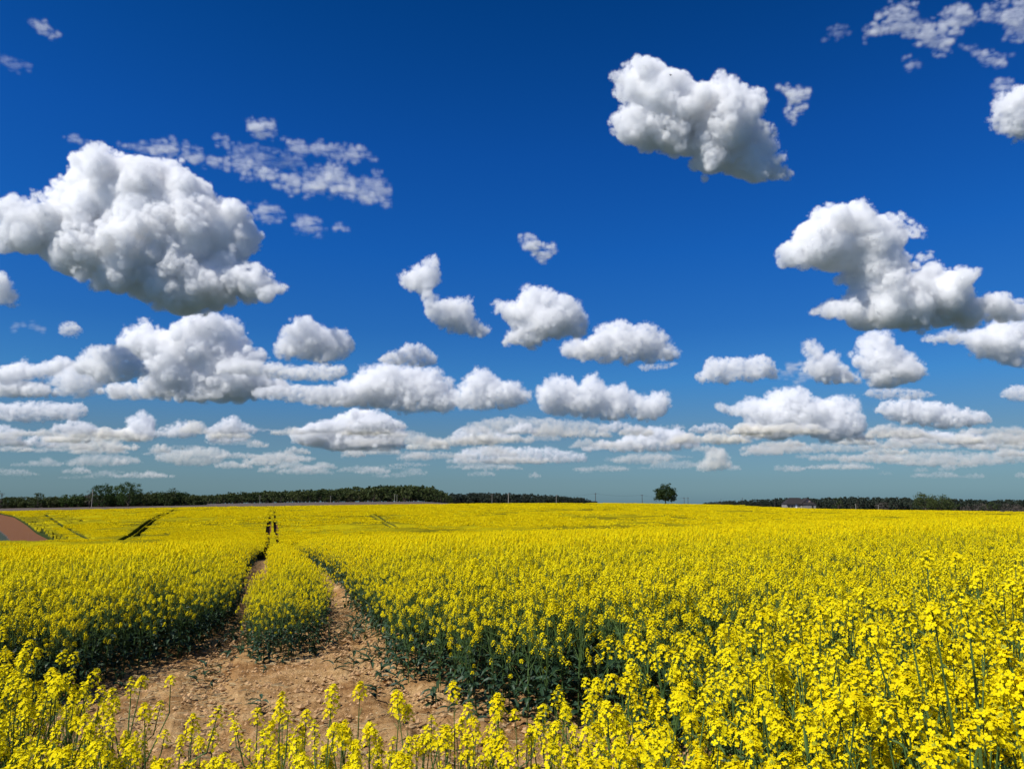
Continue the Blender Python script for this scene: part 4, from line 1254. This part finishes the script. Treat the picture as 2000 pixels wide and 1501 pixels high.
 ('small soft puff above the bright cloud at the right edge', [(1930,150),(1970,155),(1980,172),(1945,185)], {'kind':'wisp', 'dens':.09, 'core':False, 'D':2300}),
]
CL += [
 ('white bank at the left foot of the bright heap left of centre', [(480,765),(520,752),(570,748),(640,752),(690,758),(700,775),(650,790),(570,788),(500,780)], {'dens':.3, 'D':5600}),
 ('grey layered cloud under the three bumped and four turreted clouds', [(890,835),(930,820),(1000,812),(1060,815),(1130,820),(1190,828),(1210,840),(1140,852),(1000,852),(910,848)], {'dens':.13, 'core':False}),
 ('thin grey cream layer under the wide two domed heap', [(1450,880),(1500,866),(1580,864),(1660,866),(1710,872),(1690,884),(1560,888),(1470,888)], {'dens':.2, 'core':False}),
 ('small grey layer between the pear shaped cumulus and the broad cream cloud', [(1675,772),(1700,758),(1750,755),(1790,760),(1840,770),(1800,782),(1720,782)], {'dens':.3}),
 ('faint grey patch joining the loaf shaped and the ragged cloud', [(1515,735),(1530,712),(1560,705),(1590,715),(1600,735),(1560,745)], {'dens':.08, 'core':False, 'kind':'wisp'}),
 ('pale grey bank filling the gap left of the great white tower', [(90,745),(130,712),(170,700),(210,720),(220,750),(180,775),(120,775)], {'dens':.2, 'core':False, 'D':6200}),
 ('wide cream bank low at the right edge of the sky', [(1690,905),(1720,885),(1790,880),(1860,885),(1920,882),(2010,878),(2010,905),(1900,912),(1760,912)], {'dens':.16, 'core':False}),
 ('long thin cream bank low at the left above the hedge', [(110,905),(160,888),(220,885),(270,892),(285,905),(220,912),(140,912)], {'dens':.16, 'core':False}),
 ('fan of thin cloud at the right end of the slanting veil', [(590,345),(620,322),(660,330),(700,345),(745,340),(765,375),(762,405),(715,395),(660,385),(610,372)], {'kind':'wisp', 'dens':.05, 'core':False, 'D':4500}),
 ('soft band of thin cloud between the grey streak and the slanting veil', [(430,300),(470,285),(520,292),(560,300),(610,318),(590,335),(540,330),(480,318)], {'kind':'wisp', 'dens':.035, 'core':False, 'D':4400}),
 ('thin streak rising from the crown of the huge cumulus to the veil', [(215,285),(260,276),(310,285),(345,300),(310,305),(260,296)], {'kind':'wisp', 'dens':.05, 'core':False, 'D':4400}),
]
for i_, (lab_, poly_, opt_) in enumerate(CL):
    make_cloud(40 + i_, lab_, poly_, **opt_)
# the many low clouds towards the horizon
rg = np.random.default_rng(77)
LOWC = []
for i_ in range(190):
    f_ = rg.random()
    v_ = 836 + 97 * f_
    flat = rg.random() < .35
    w_ = (rg.uniform(70, 210) if flat else rg.uniform(34, 120)) * (1.0 - .35 * f_)
    h_ = min(w_ * (rg.uniform(.10, .2) if flat else rg.uniform(.24, .5)), 36 - 20 * f_)
    u_ = rg.uniform(-40, 2040)
    n_ = 15
    ph_ = rg.uniform(0, 6.28, 3)
    hump = lambda s: .55 + .45 * abs(math.sin(s * rg.choice([6, 7, 9]) + ph_[0])) * (.6 + .4 * math.sin(s * 3 + ph_[1]))
    top = [(u_ + w_ * (q / (n_ - 1) - .5), v_ - h_ * math.sin(math.pi * (q + .4) / (n_ - .2))**.5 * hump(q / n_) * rg.uniform(.8, 1.1)) for q in range(n_)]
    poly_ = top + [(u_ + w_ * .45, v_ + 2), (u_, v_ + 3), (u_ - w_ * .45, v_ + 2)]
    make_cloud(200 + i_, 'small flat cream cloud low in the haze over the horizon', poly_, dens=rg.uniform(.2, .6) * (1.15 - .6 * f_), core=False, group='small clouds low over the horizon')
